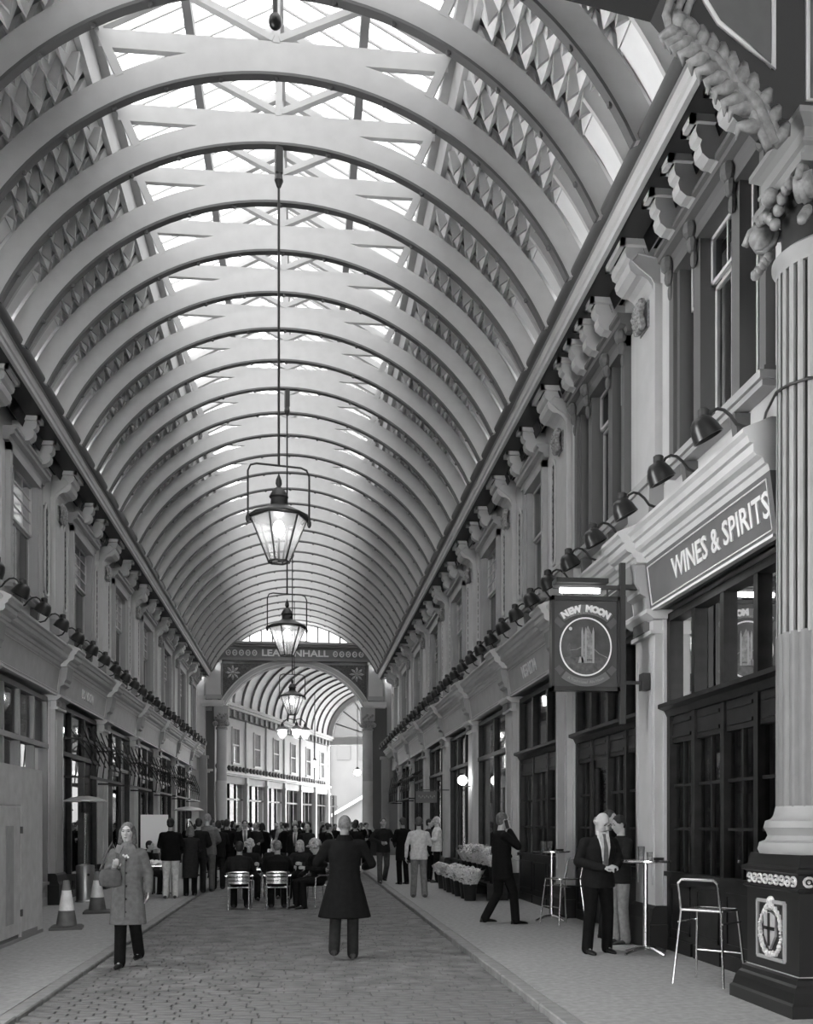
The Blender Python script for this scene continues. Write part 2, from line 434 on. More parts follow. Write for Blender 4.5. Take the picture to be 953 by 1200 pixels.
# gutter side
SOF = [(-.1,9.18),(.62,9.18),(.62,9.24),(-.1,9.24)]
def upper_window(side, y0, y1, n, lights, lead):
    yc = (y0 + y1) / 2; w = y1 - y0
    l, r = at(side, yc, 6.12); wn = struct(link('window_%d' % n, None, None, l, r))
    H = 2.40
    fr = M_TRIMD if lights == 3 else M_WALLD
    q = MB()
    for s in (-1, 1): q.box(-.22,.10, s*w/2-.07-(.0), s*w/2+.07, -.02, H+.02); q.box(-.2,.05, s*(w/2-.10)-.05, s*(w/2-.10)+.05, 0, H)
    q.box(-.22,.10,-w/2-.07,w/2+.07,H-.12,H+.02); q.box(-.22,.13,-w/2-.1,w/2+.1,-.08,.03)
    q.build('window_frame', fr, wn)
    q = MB(); q.box(-.1,.2,-w/2-.16,w/2+.16,-.12,-.04); q.box(-.1,.16,-w/2-.12,w/2+.12,-.18,-.12); q.build('window_sill', M_WALLD, wn)
    q = MB(); q.prism([(-.1,H+.02),(.10,H+.02),(.12,H+.10),(.20,H+.13),(.20,H+.20),(.24,H+.22),(.24,H+.27),(-.1,H+.27)], lambda a,b,t:(a,t,b), -w/2-.2, w/2+.2); q.build('lintel', M_WALLD if lights == 1 else M_TRIMD, wn)
    if lights == 3:
        b = [-w/2+.12, -w/2+.12+w*.24, w/2-.12-w*.24, w/2-.12]
        q = MB()
        for yb in b[1:3]: q.box(-.20,.06,yb-.10,yb+.10,0,H-.1)
        q.build('mullion', M_TRIMD, wn)
        for yb in (-w/2-.02, b[1], b[2], w/2+.02):
            q = MB(); q.ball((.14,yb,H+.02),(.09,.1,.11),8,6); q.ball((.12,yb,H-.14),(.06,.08,.1),8,6); q.ball((.10,yb,H-.32),(.04,.06,.1),6,5); q.build('scroll_bracket', M_TRIMD, wn)
        spans = list(zip(b[:-1], b[1:]))
    else: spans = [(-w/2+.14, w/2-.14)]
    for a, c in spans:
        a += .1 if lights == 3 else 0; c -= .1 if lights == 3 else 0
        zm = 1.28 if lights == 1 else 1.72
        for (za, zb, oo, up) in ((.04, zm, -.14, 0), (zm, H-.12, -.09, 1)):
            q = MB(); t = .045
            q.box(oo-.02,oo+.02,a,a+t,za,zb); q.box(oo-.02,oo+.02,c-t,c,za,zb); q.box(oo-.02,oo+.02,a,c,za,za+t); q.box(oo-.02,oo+.02,a,c,zb-t,zb)
            sash = q.build('sash', M_TRIM, wn)
            cols, rows = ((3, 4) if (up and lead) else ((2, 1) if (c-a) > .7 else (1, 1)))
            if not up and lead: cols, rows = 2, 1
            q = MB()
            for k in range(1, cols): yy = a+t+(c-a-2*t)*k/cols; q.box(oo-.012,oo+.012,yy-.014,yy+.014,za+t,zb-t)
            for k in range(1, rows): zz = za+t+(zb-za-2*t)*k/rows; q.box(oo-.012,oo+.012,a+t,c-t,zz-.012,zz+.012)
            if q.v: q.build('glazing_bar', M_TRIM, sash)
            q = MB(); q.add([(oo,a+t,za+t),(oo,c-t,za+t),(oo,c-t,zb-t),(oo,a+t,zb-t)], [(0,1,2,3)]); q.build('pane', G_WIN, sash)
    # blind inside, kept pale in place of light reflected in the panes
    q = MB(); q.box(-.36,-.34,-w/2,w/2,.02,H-.1); q.build('blind', M_BLIND, wn)
    for yb in (-w*.28, w*.28):
        q = MB(); q.prism([(-.05,-.2),(.17,-.2),(.14,-.42),(-.05,-.46)], lambda a,b,t:(a,t,b), yb-.06, yb+.06); q.build('sill_bracket', M_TRIMD, wn)
    return wn
M_BLIND = mat('window_blind', .8, .8, noise=.3, scale=2.5)
def shopfront(side, y0, y1, kind, label, n=4, door=None, group=None):
    """timber shop front filling the opening between two pilasters"""
    yc = (y0+y1)/2; w = y1-y0; zb = gz(XR if side == 'right' else XL)
    l, r = at(side, yc, zb, -.12)
    t = thing('shopfront', label, 'shop front', l, r, group); H = 4.36 - zb
    fm = {'pub': M_DARKWOOD, 'shop': M_DARKWOOD, 'plain': M_WALLD}[kind]
    rh, tz = {'pub': (1.0, 2.98), 'shop': (.55, 3.25), 'plain': (.5, 3.3)}[kind]
    x = lambda i: -w/2 + w*i/n
    def rect(nm, m, o0, o1, a, b, c, d, par=t):
        q = MB(); q.box(o0, o1, a, b, c, d); return q.build(nm, m, par)
    # frame
    q = MB()
    q.box(-.06,.08,-w/2,-w/2+.10,0,H); q.box(-.06,.08,w/2-.10,w/2,0,H); q.box(-.06,.08,-w/2,w/2,H-.10,H); q.build('frame', fm, t)
    for i in range(n):
        if door == i: continue
        q = MB(); a, b = x(i), x(i+1); q.box(-.06,.06,a,b,0,rh-.06)
        q.box(.06,.085,a+.04,b-.04,.0,.16); q.box(.06,.075,a+.10,b-.10,.24,.28); q.box(.06,.075,a+.10,b-.10,rh-.20,rh-.16)
        q.box(.06,.075,a+.10,a+.14,.24,rh-.16); q.box(.06,.075,b-.14,b-.10,.24,rh-.16)
        q.build('stall_riser_panel', M_DARKWOOD if kind != 'plain' else fm, t)
    q = MB(); q.box(-.06,.12,-w/2,w/2,rh-.06,rh); q.build('sill', fm, t)
    q = MB(); q.prism([(-.06,tz-.02),(.08,tz-.02),(.12,tz+.06),(.2,tz+.09),(.2,tz+.14),(-.06,tz+.2)] if kind == 'pub' else [(-.06,tz),(.10,tz),(.10,tz+.1),(-.06,tz+.1)], lambda a,b,u:(a,u,b), -w/2, w/2); q.build('transom', fm, t)
    for i in range(1, n):
        rect('mullion', fm, -.06, .07, x(i)-.05, x(i)+.05, 0 if door in (i, i-1) else rh, H)
    for i in range(n):
        a, b = x(i)+.05, x(i+1)-.05
        lo, hi = (rh, tz-.02)
        if kind == 'pub':
            q = MB(); q.box(-.05,.04,a,b,tz-.36,tz-.02); q.box(.04,.06,a+.07,b-.07,tz-.30,tz-.26); q.box(.04,.06,a+.07,b-.07,tz-.12,tz-.08); q.build('head_panel', fm, t); hi = tz-.36
        if door == i:
            d = MB(); d.box(-.05,.03,a,a+.11,.02,hi); d.box(-.05,.03,b-.11,b,.02,hi); d.box(-.05,.03,a,b,.02,.8); d.box(-.05,.03,a,b,hi-.12,hi)
            dd = d.build('door', fm, t); rect('door_pane', G_SHOP, -.012, -.006, a+.11, b-.11, .8, hi-.12, dd)
            q = MB(); q.tube([(.05,b-.06,1.0),(.08,b-.06,1.02),(.08,b-.06,1.28),(.05,b-.06,1.3)], .012, 5); q.build('handle', M_ALU, dd)
        else:
            q = MB(); q.add([(-.01,a,lo),(-.01,b,lo),(-.01,b,hi),(-.01,a,hi)], [(0,1,2,3)]); q.build('pane', G_SHOP, t)
            if kind == 'pub':
                q = MB(); q.box(-.03,.02,(a+b)/2-.02,(a+b)/2+.02,lo,hi)
                for k in (1, 2): zz = lo+(hi-lo)*k/3; q.box(-.03,.02,a,b,zz-.018,zz+.018)
                q.build('glazing_bar', fm, t)
        zt = tz + (.2 if kind == 'pub' else .1)
        q = MB(); q.add([(-.01,a,zt),(-.01,b,zt),(-.01,b,H-.1),(-.01,a,H-.1)], [(0,1,2,3)]); q.build('upper_pane', G_SHOP, t)
    return t
def fascia(side, y0, y1, label, txt=None, dark=True, size=.3, ty=0.0):
    yc = (y0+y1)/2; w = y1-y0; l, r = at(side, yc)
    t = thing('shop_sign', label, 'sign', l, r)
    q = MB(); q.prism([(-.05,4.42),(.12,4.42),(.20,5.03),(-.05,5.03)], lambda a,b,u:(a,u,b), -w/2, w/2); q.build('board', M_SIGN if dark else M_SIGNL, t)
    q = MB()
    tilt = .08/.61
    f = lambda z: .12 + (z-4.42)*tilt
    for z in (4.49, 4.97): q.bar((f(z)+.004,-w/2+.08,z), (f(z)+.004,w/2-.08,z), .016, .014)
    for s in (-1, 1): q.bar((f(4.49)+.004,s*(w/2-.08),4.49), (f(4.97)+.004,s*(w/2-.08),4.97), .014, .016)
    q.prism([(.1,4.40),(.17,4.40),(.17,4.43),(.1,4.43)], lambda a,b,u:(a,u,b), -w/2, w/2)
    q.build('border', M_LETTER if dark else M_TRIM, t)
    if txt:
        text('lettering', txt, size, M_LETTER, t, axes((f(4.73)+.006, ty, 4.73), (0,1,0), (tilt,0,1)), .008, .006)
    return t
WN = 1
for side in ('right', 'left'):
    X, rz, YP = SIDES[side]; sg = -1 if side == 'right' else 1
    ex = lambda o: X + sg*o
    wl = MB()
    def wb(o0, o1, y0, y1, z0, z1): wl.box(min(ex(o0),ex(o1)), max(ex(o0),ex(o1)), y0, y1, z0, z1)
    ys, ye = (9.28 if side == 'right' else YP[0]-.45), YEND
    wins = []
    edges = YP + [YEND + .3]
    for i in range(len(edges)-1):
        a, b = edges[i], edges[i+1]
        wide = side == 'right' and i < 2
        m = (.95 if wide else 1.46)
        if i == len(edges)-2: m = 1.5
        wins.append((a+m, b-m, wide))
    p = ys
    for a, b, _ in wins: wb(-.35, 0, p, a, 6.08, 8.56); p = b
    wb(-.35, 0, p, ye, 6.08, 8.56); wb(-.35, 0, ys, ye, 4.42, 6.08); wb(-.35, 0, ys, ye, 8.56, 9.3)
    for y in YP[(side == 'right'):]: wb(-.35, 0, y-.42, y+.42, -.3, 4.42)
    wall = struct(wl.build('wall_' + side, M_WALL))
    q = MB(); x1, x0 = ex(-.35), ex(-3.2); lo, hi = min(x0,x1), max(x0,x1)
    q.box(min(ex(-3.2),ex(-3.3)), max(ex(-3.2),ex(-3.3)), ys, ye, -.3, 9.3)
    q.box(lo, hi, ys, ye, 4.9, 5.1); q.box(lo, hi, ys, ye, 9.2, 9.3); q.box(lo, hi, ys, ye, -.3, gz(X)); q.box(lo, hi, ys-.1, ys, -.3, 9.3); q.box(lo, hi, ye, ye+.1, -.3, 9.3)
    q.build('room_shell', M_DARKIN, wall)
    # eaves
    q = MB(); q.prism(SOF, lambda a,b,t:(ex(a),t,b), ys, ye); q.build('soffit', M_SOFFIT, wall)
    q = MB(); q.prism([(.60,9.16),(.66,9.16),(.66,9.24),(.69,9.26),(.69,9.42),(.60,9.42)], lambda a,b,t:(ex(a),t,b), ys, ye); q.build('eaves_fascia', M_WALL, wall)
    q = MB(); q.tube([(ex(.74), ys, 9.49), (ex(.74), ye, 9.49)], .085, 10); q.tube([(ex(.72), ys, 9.58), (ex(.72), ye, 9.58)], .05, 6); q.build('gutter', M_GUTTER, wall, True)
    q = MB(); q.box(min(ex(.2),ex(.72)), max(ex(.2),ex(.72)), ys, ye, 9.40, 9.46); q.build('gutter_board', M_DECK, wall)
    for i, y in enumerate(YP):
        if side == 'right' and i == 0: continue
        pl = put('pilaster', PIL, side, y, wall); put('plinth', PLI, side, 0, None, 0) if False else None
        for nm, me in (('plinth', PLI), ('capital', CAP), ('capital_block', CAPD), ('fascia_bracket', BRK)): link(nm, me, pl)
        up = put('upper_pilaster', UPIL, side, y, wall); link('pilaster_pedestal', PED, up)
        link('console', BIGC, up); link('acanthus_block', ACAN, up); put('cornice_break', CBRK, side, y, wall)
    for i in range(len(edges)-1):
        a, b = max(edges[i], ys-.36), min(edges[i+1], ye); w0, w1, wide = wins[i]; yc = (w0+w1)/2
        q = MB(); q.prism(CPROF, lambda u,v,t:(ex(u),t,v), a+.36, b-.36); q.build('cornice', M_TRIM, wall)
        sc = [yc - .62, yc + .62] if not wide else [yc-.95, yc-.32, yc+.32, yc+.95]
        for y in sc: put('small_console', SMLC, side, y, wall)
        put('frieze_ornament', ORN, side, yc, wall)
        # soffit moulding stepping round the consoles
        q = MB(); cs = [(a, .36)] + [(y, .15) for y in sc] + [(b, .36)]
        for j, (y, h) in enumerate(cs):
            o1 = .54 if h > .2 else .52
            ya, yb = max(y-h, a), min(y+h, b)
            q.box(min(ex(o1),ex(o1-.06)), max(ex(o1),ex(o1-.06)), ya, yb, 9.10, 9.18)
            for e in (-1, 1):
                if (j == 0 and e == -1) or (j == len(cs)-1 and e == 1): continue
                yy = y+e*(h-.03); q.box(min(ex(o1),ex(.1)), max(ex(o1),ex(.1)), yy-.03, yy+.03, 9.10, 9.18)
            if j < len(cs)-1:
                y2 = cs[j+1][0]-cs[j+1][1]; q.box(min(ex(.16),ex(.1)), max(ex(.16),ex(.1)), y+h, y2, 9.10, 9.18)
        q.build('soffit_moulding', M_TRIM, wall)
        if i < len(edges)-2 or side == 'left':
            upper_window(side, w0, w1, WN, 3 if wide else 1, side == 'left' or i > 2); WN += 1
        if not wide:
            for y in (a+.72+.1, b-.72-.1):
                if y > ye - .3: continue
                rp_ = put('relief_panel', STRR, side, y, wall); link('relief_frame', STRF, rp_)
# ---- shopfronts and signs
R = YPR
shopfront('right', R[0]+.58, R[1]-.42, 'pub', 'dark timber pub front with small-paned windows under the wines and spirits sign', 4)
shopfront('right', R[1]+.42, R[2]-.42, 'pub', 'dark timber pub front with glazed door behind the standing drinkers', 4, door=1)
shopfront('right', R[2]+.42, R[3]-.42, 'pub', 'dark small-paned shop front beside the flower display', 3)
for i, lb in ((3, 'plate glass shop front behind the flower buckets'), (4, 'shop front with the small dark projecting board outside'),
              (5, 'dark shop front one pilaster beyond the dark projecting board'), (6, 'narrow-looking shop front under the far awning frames, pub side'), (7, 'last shop front before the arch, pub side')):
    shopfront('right', R[i]+.42, R[i+1]-.42, 'shop', lb, 3 if i != 3 else 2, door=(None if i == 3 else 1))
L = YPL
shopfront('left', L[0]+.42, L[1]-.42, 'plain', 'pale boarded shop front hidden behind the hoarding', 3)
shopfront('left', L[1]+.42, L[2]-.42, 'plain', 'pale framed shop window rising above the end of the hoarding', 4)
for i, lb in ((2, 'dark shop front behind the patio heater with gas cylinder base and traffic cones'), (3, 'dark shop front with a string of bright lamps, opposite the flower display'), (4, 'pale-blinded shop front behind the white menu board'),
              (5, 'shop front with slatted blinds under the awning arms'), (6, 'last shop front before the arch, hoarding side')):
    shopfront('left', L[i]+.42, L[i+1]-.42, 'shop', lb, 3, door=(1 if i > 2 else None))
fascia('right', R[0]+.58, R[1]-.28, 'dark fascia sign lettered WINES & SPIRITS', 'WINES & SPIRITS', True, .35, .42)
fascia('right', R[1]+.28, R[2]-.28, 'dark fascia sign behind the hanging pub sign', None, True, .32)
fascia('right', R[2]+.28, R[3]-.28, 'paler fascia sign with worn raised letters just past the hanging pub sign', 'VESATIA', False, .34)
for i, lb in ((3, 'faded fascia sign above the flower display'), (4, 'faded fascia sign above the small dark projecting board'), (5, 'faded fascia sign one pilaster beyond the projecting board'),
              (6, 'faded fascia sign over the far awning frames, pub side'), (7, 'fascia sign nearest the arch, pub side')):
    fascia('right', R[i]+.28, R[i+1]-.28, lb, None, False)
for i, lb in ((0, 'blank pale fascia directly above the hoarding'), (1, 'blank pale fascia above the shop window at the end of the hoarding'), (2, 'pale fascia sign with faint raised letters above the patio heater'),
              (3, 'pale fascia sign above the string of lamps'), (4, 'pale fascia sign above the white menu board'), (5, 'pale fascia sign over the slatted blinds'), (6, 'pale fascia nearest the arch, hoarding side')):
    fascia('left', L[i]+.28, L[i+1]-.28, lb, 'LONDON' if i == 2 else None, False, .3)
# ---- gooseneck floodlights along both cornices
t = thing('gooseneck_floodlight', '', 'lamp', (0,0,0), 0, 'floodlights along the cornice')
q = MB(); q.box(-.02,.03,-.05,.05,-.07,.07); q.build('wall_plate', M_IRON, t)
q = MB(); q.tube([(.02,0,0),(.22,0,-.005),(.30,0,.02),(.36,0,.10),(.43,0,.155),(.50,0,.165),(.56,0,.13),(.60,0,.05)], .016, 6); q.build('arm', M_IRON, t, True)
q = MB(); q.lathe([(.0,.0),(.058,.0),(.06,.12),(.045,.135),(0,.135)], 10, (.64,0,.02)); q.build('ballast_cap', M_IRON, t, True)
prof = [(.02,.19),(.07,.185),(.105,.15),(.135,.08),(.150,0),(.157,-.03),(.145,-.03),(.135,.0),(.12,.07),(.09,.13),(.02,.165)]
q = MB(); q.lathe(prof, 14); mt = Matrix.Translation((.60,0,-.10)) @ Matrix.Rotation(RAD(28), 4, 'Y')
q.v = [tuple(mt @ Vector(p)) for p in q.v]; q.build('shade', M_BLACK, t, True)
q = MB(); q.ball((.61,0,-.04), .04, 8, 6); q.build('bulb', mat('frosted_bulb', .7, .3), t)
ORD = ['first', 'second', 'third', 'fourth', 'fifth']; cnt = {}
BAYN = {'right': ['WINES & SPIRITS sign', 'fascia behind the hanging pub sign', 'fascia with worn raised letters', 'fascia above the flower display', 'projecting board shop', 'shop beyond the projecting board', 'far awning frames, pub side', 'last pub-side shop before the arch', 'arch end, pub side'],
    'left': ['hoarding', 'shop window at the hoarding end', 'patio heater shop', 'lamp string shop', 'menu board shop', 'slatted blind shop', 'last left-row shop before the arch', 'arch end, left row']}
first = True
for side, y0, y1, lb in (('right', 9.75, 51, 'black gooseneck floodlight on the cornice of the pub row'), ('left', 16.2, 51, 'black gooseneck floodlight on the cornice opposite the pub')):
    y = y0
    while y < y1:
        l, r = at(side, y, 5.62, .02)
        o = t if first else dup(t, l, r, lb)
        if first: o.location = l; o.rotation_euler = (0,0,r); o['label'] = lb; first = False
        YP = SIDES[side][2]; bay = max(i for i, yy in enumerate(YP) if yy <= y or i == 0)
        cnt[(side, bay)] = cnt.get((side, bay), 0) + 1
        o['label'] = '%s black floodlight from the %s, over the %s' % (ORD[cnt[(side, bay)]-1], 'column' if side == 'right' else 'hoarding', BAYN[side][bay])
        o['group'] = 'floodlights on the cornice, ' + side + ' row'
        y += 1.285 if side == 'right' else 1.45
# ================================================================== END SCREEN (arch across the street)
def ZP(v, d): return EYE + (VY - v) * d / FPX
ew = MB(); Y0, Y1 = YEND, YEND + .5
HW, ZS, ZCR = 3.52, 7.70, 9.82                     # arch half width, springing, crown
RA = (HW*HW + (ZCR-ZS)**2) / (2*(ZCR-ZS)); ZA = ZCR - RA
def arcpts(r, zlim, n=24):
    a0 = math.asin((zlim - ZA)/r); return [(XA + r*cos(a0 + (pi-2*a0)*i/n), ZA + r*sin(a0 + (pi-2*a0)*i/n)) for i in range(n+1)]
poly = [(XA+4.6, ZS)] + [(XA+4.6, 10.02), (XA-4.6, 10.02), (XA-4.6, ZS)] + arcpts(RA+.30, ZS)[::-1]
ew.prism(poly, lambda a,b,t:(a,t,b), Y0+.12, Y1)
ew.box(XA-4.7, XA+4.7, Y0-.02, Y1, 10.0, 10.9)
wall_end = struct(ew.build('wall_end', mat('end_screen_paint', .26, .6, noise=.15, scale=3)))
q = MB(); a1, a2 = arcpts(RA, ZS), arcpts(RA+.34, ZS-.25)
q.prism(a1 + a2[::-1], lambda a,b,t:(a,t,b), Y0, Y1+.05); q.build('arch_ring', M_WALLD, wall_end)
q = MB()
for r in (.06, .30): 
    p = arcpts(RA+r, ZS); q.tube([(a, Y0-.01, b) for a, b in p], .03, 5)
q.build('arch_moulding', M_TRIM, wall_end)
for s in (-1, 1):
    xx = XA + s*4.12
    q = MB(); q.box(xx-.36, xx+.36, Y0-.06, Y1, 8.2, 10.0); q.box(xx-.42, xx+.42, Y0-.1, Y1, 9.86, 10.0); q.build('upper_pier', M_WALL, wall_end)
    q = MB(); q.box(xx-.4, xx+.4, Y0-.12, Y1, 8.02, 8.25); q.build('pier_base', M_WALLD, wall_end)
    q = MB(); q.box(xx-.62, xx+.55, Y0-.2, Y1+.1, 7.75, 7.86); q.box(xx-.56, xx+.5, Y0-.14, Y1+.1, 7.66, 7.75); q.box(xx-.62, xx+.55, Y0-.2, Y1+.1, 7.86, 7.96); q.build('impost', M_TRIM, wall_end)
    # column
    cx = XA + s*3.72
    q = MB(); q.box(cx-.36, cx+.36, Y0-.12, Y1, 7.0, 7.70); q.box(cx-.12, cx+.12, Y0-.17, Y0-.1, 7.35, 7.55); q.build('capital_block', M_WALLD, wall_end)
    q = MB(); q.lathe([(.30,0),(.30,.1),(.24,.16),(.26,.3),(.33,.42),(.33,.5)], 14, (cx, Y0+.2, 6.5)); q.ball((cx-.3,Y0-.05,6.78),.14,8,6); q.ball((cx+.3,Y0-.05,6.78),.14,8,6)
    for k in range(6): q.ball((cx-.25+.1*k, Y0-.14, 7.1+.08*(k%3)), .08, 6, 4)
    q.build('capital', M_ORN, wall_end)
    q = MB(); q.lathe([(.27,3.9),(.255,6.5)], 16, (cx, Y0+.2, 0)); q.build('column_shaft', M_WALLD, wall_end, True)
    q = MB(); q.lathe([(.38,1.3),(.38,1.36),(.30,1.5),(.275,1.6),(.27,3.9)], 16, (cx, Y0+.2, 0)); q.build('lower_shaft', M_WALL, wall_end, True)
    q = MB(); q.box(cx-.45, cx+.45, Y0-.25, Y1+.15, -.1, 1.3); q.build('pedestal', M_BLACKM, wall_end)
    q = MB(); q.box(cx+s*.3-.05, cx+s*1.0, Y0+.15, Y1, -.1, 7.7); q.build('side_pier', mat('dark_pier_paint', .09, .6), wall_end)
    q = MB(); q.box(cx+s*.9-.2, cx+s*.9+.2, Y0-.3, Y0+.1, -.1, 5.0)
    for k in range(5): q.tube([(cx+s*.9-.16+.08*k, Y0-.32, .3), (cx+s*.9-.16+.08*k, Y0-.32, 5.0)], .025, 5)
    q.box(cx+s*.9-.28, cx+s*.9+.28, Y0-.35, Y0+.1, 5.0, 5.15)
    q.build('fluted_respond', M_WALLD, wall_end)
    # spandrel panel with a rosette
    q = MB(); px_, pz = XA + s*3.15, 9.38
    q.prism([(XA+s*3.65, 9.85), (XA+s*1.6, 9.85), (XA+s*2.2, 9.62), (XA+s*2.9, 9.0), (XA+s*3.35, 8.45), (XA+s*3.65, 8.1)], lambda a,b,t:(a,t,b), Y0+.06, Y0+.12); q.build('spandrel_panel', M_ORND, wall_end)
    q = MB(); q.ball((px_, Y0+.02, pz), .09, 8, 6)
    for k in range(8):
        a = pi*k/4; q.tube([(px_+.1*cos(a), Y0+.03, pz+.1*sin(a)), (px_+.24*cos(a), Y0, pz+.24*sin(a)), (px_+.37*cos(a), Y0+.03, pz+.37*sin(a))], [.03,.07,.02], 6)
    q.build('rosette', M_WALLD, wall_end)
# entablature, lettering
q = MB()
for z, h, o in ((10.0,.10,.16), (10.10,.04,.10), (10.66,.05,.1), (10.72,.09,.2), (10.83,.06,.28), (10.9,.06,.2)): q.box(XA-4.3, XA+4.3, Y0-o, Y0+.1, z, z+h)
q.build('entablature_moulding', mat('entablature_paint', .16, .55), wall_end)
q = MB(); q.box(XA-3.7, XA+3.7, Y0-.05, Y0, 10.15, 10.64); q.build('frieze_board', mat('frieze_paint', .13, .6), wall_end)
text('lettering', 'LEADENHALL', .46, M_TRIM, wall_end, axes((XA-.0, Y0-.06, 10.39), (1,0,0), (0,0,1)), .02, .012, sx=1.22)
q = MB()
for s in (-1, 1):
    for k in range(5):
        x = XA + s*(2.05 + .33*k)
        ring = [(x+.10*cos(2*pi*i/10), Y0-.07, 10.39+.13*sin(2*pi*i/10)) for i in range(11)]; q.tube(ring, .035, 5); q.ball((x, Y0-.06, 10.39), .04, 6, 4)
q.build('ring_ornament', M_TRIM, wall_end)
# fanlight
wf = struct(link('window_90', None, None, (0,0,0))); rf = 4.52; zb = 10.93
xm = sqrt(rf*rf - (zb-ZC)**2)
xs = [XA - xm + 2*xm*i/10 for i in range(11)]
for i in range(10):
    a, b = xs[i], xs[i+1]; top = lambda x: ZC + sqrt(max(rf*rf - (x-XA)**2, (zb-ZC)**2))
    pts = [(a,zb),(b,zb),(b,top(b)),((a+b)/2,top((a+b)/2)),(a,top(a))]
    q = MB(); q.add([(x, Y0+.2, z) for x, z in pts], [tuple(range(5))]); q.build('pane', G_SKY, wf)
    if i: 
        q = MB(); q.box(a-.035, a+.035, Y0+.14, Y0+.26, zb, top(a)); q.build('glazing_bar', M_IRON, wf)
q = MB(); q.prism([(XA+r*cos(a), ZC+r*sin(a)) for r, rng in ((rf-.02, range(0,29)), (R0+.45, range(28,-1,-1))) for a in [RAD(49 + 82*i/28) for i in rng]], lambda a,b,t:(a,t,b), Y0-.05, Y0+.35); q.build('window_frame', M_WALLD, wf)
# wall over the skylight end
q = MB(); q.box(XA-2.5, XA+2.5, YEND+.3, YEND+.4, 12.2, 12.5); q.build('trim', M_WALLD, wall_end)
q = MB()
for s in (-1, 1): q.box(min(XA+s*4.6, XA+s*8.0), max(XA+s*4.6, XA+s*8.0), Y0+.3, Y0+.6, -.3, 10.0)
q.build('side_wall', M_WALLD, wall_end)

# ================================================================== FAR STREET beyond the arch, bending to the right
FA = (-4.05, 55.6, 0); FR = -math.atan2(5.5, 19.3)
q = MB(); wlist = [.9 + 3.7*i for i in range(6)]
LEN = 21.5
q.box(-.4, 0, -3, LEN, 3.9, 5.0); q.box(-.4, 0, -3, LEN, 7.0, 8.2)
p = -3
for y in wlist: q.box(-.4, 0, p, y, 5.0, 7.0); p = y + 1.15
q.box(-.4, 0, p, LEN, 5.0, 7.0); q.box(-3, -2.9, -3, LEN, -.3, 8); q.box(-3, -.4, -3, LEN, 4.0, 4.1); q.box(-3, 0, LEN, LEN+.1, -.3, 8.2); q.box(-3, 0, -3.1, -3, -.3, 8.2)
wall_far = struct(q.build('wall_far', M_WALL)); wall_far.location = FA; wall_far.rotation_euler = (0,0,FR)
q = MB(); q.box(-.1,.5,-3,LEN,7.82,7.95); q.box(.35,.62,-3,LEN,7.95,8.12); q.build('gutter', M_TRIM, wall_far)
q = MB(); q.box(-.1,.30,-3,LEN,7.45,7.82)
for i in range(26): q.box(.1,.42,-2.8+.93*i,-2.8+.93*i+.3,7.45,7.82)
q.build('bracket_frieze', M_ORN, wall_far)
q = MB(); q.box(-.1,.35,-3,LEN,4.38,4.5); q.box(-.1,.2,-3,LEN,4.3,4.38); q.build('cornice', M_TRIM, wall_far)
q = MB()
for i in range(40): q.ball((.1,-2.8+.6*i,4.72),(.1,.2,.16),6,4)
q.build('balustrade_scrolls', M_ORND, wall_far)
for i, y in enumerate(wlist):
    wq = struct(link('window_%d' % (91+i), None, None, tuple(Vector(FA) + Matrix.Rotation(FR,3,'Z') @ Vector((0,y+.575,5.0))), FR))
    q = MB(); q.box(-.1,.06,-.62,-.52,0,2); q.box(-.1,.06,.52,.62,0,2); q.box(-.1,.06,-.62,.62,1.92,2.0); q.box(-.1,.1,-.66,.66,-.06,.06); q.box(-.08,.03,-.52,.52,1.0,1.08)
    for yy in (-.17,.17): q.box(-.06,.0,yy-.025,yy+.025,0,2)
    q.build('window_frame', M_TRIM, wq)
    q = MB(); q.add([(-.05,-.52,0),(-.05,.52,0),(-.05,.52,2),(-.05,-.52,2)],[(0,1,2,3)]); q.build('pane', G_WIN, wq)
PF = MB(); PF.box(-.1,.14,-.17,.17,-.1,4.3); PF.box(-.1,.2,-.24,.24,3.85,3.98); pfm = PF.mesh('pilaster', M_TRIM)
UP = MB(); UP.box(-.1,.1,-.16,.16,4.5,7.45); upm = UP.mesh('upper_pilaster', M_PIL)
SH = MB(); SH.box(-.2,-.1,-1.6,1.6,-.1,.6); SH.box(-.2,-.08,-1.6,1.6,3.0,3.1)
for yy in (-.55,.5): SH.box(-.2,-.08,yy-.05,yy+.05,.6,3.9)
shm = SH.mesh('shop_frame', M_DARKWOOD)
SG = MB(); SG.add([(-.15,-1.6,.6),(-.15,1.6,.6),(-.15,1.6,3.9),(-.15,-1.6,3.9)],[(0,1,2,3)]); sgm = SG.mesh('shop_pane', glass('dim_shop_glass', .5, 1.10, .05))
for i in range(7):
    y = -.4 + 3.7*i - .1
    link('pilaster', pfm, wall_far, (0,y,0)); link('upper_pilaster', upm, wall_far, (0,y,0))
    link('shop_frame', shm, wall_far, (0,y+1.85,0)); link('shop_pane', sgm, wall_far, (0,y+1.85,0))
q = MB(); q.box(-9, 9, YEND+.5, YEND+6.4, 10.97, 11.02); struct(q.build('ceiling_sky_block', M_WALLD))  # unseen slab added to block sky light between arch and far vault
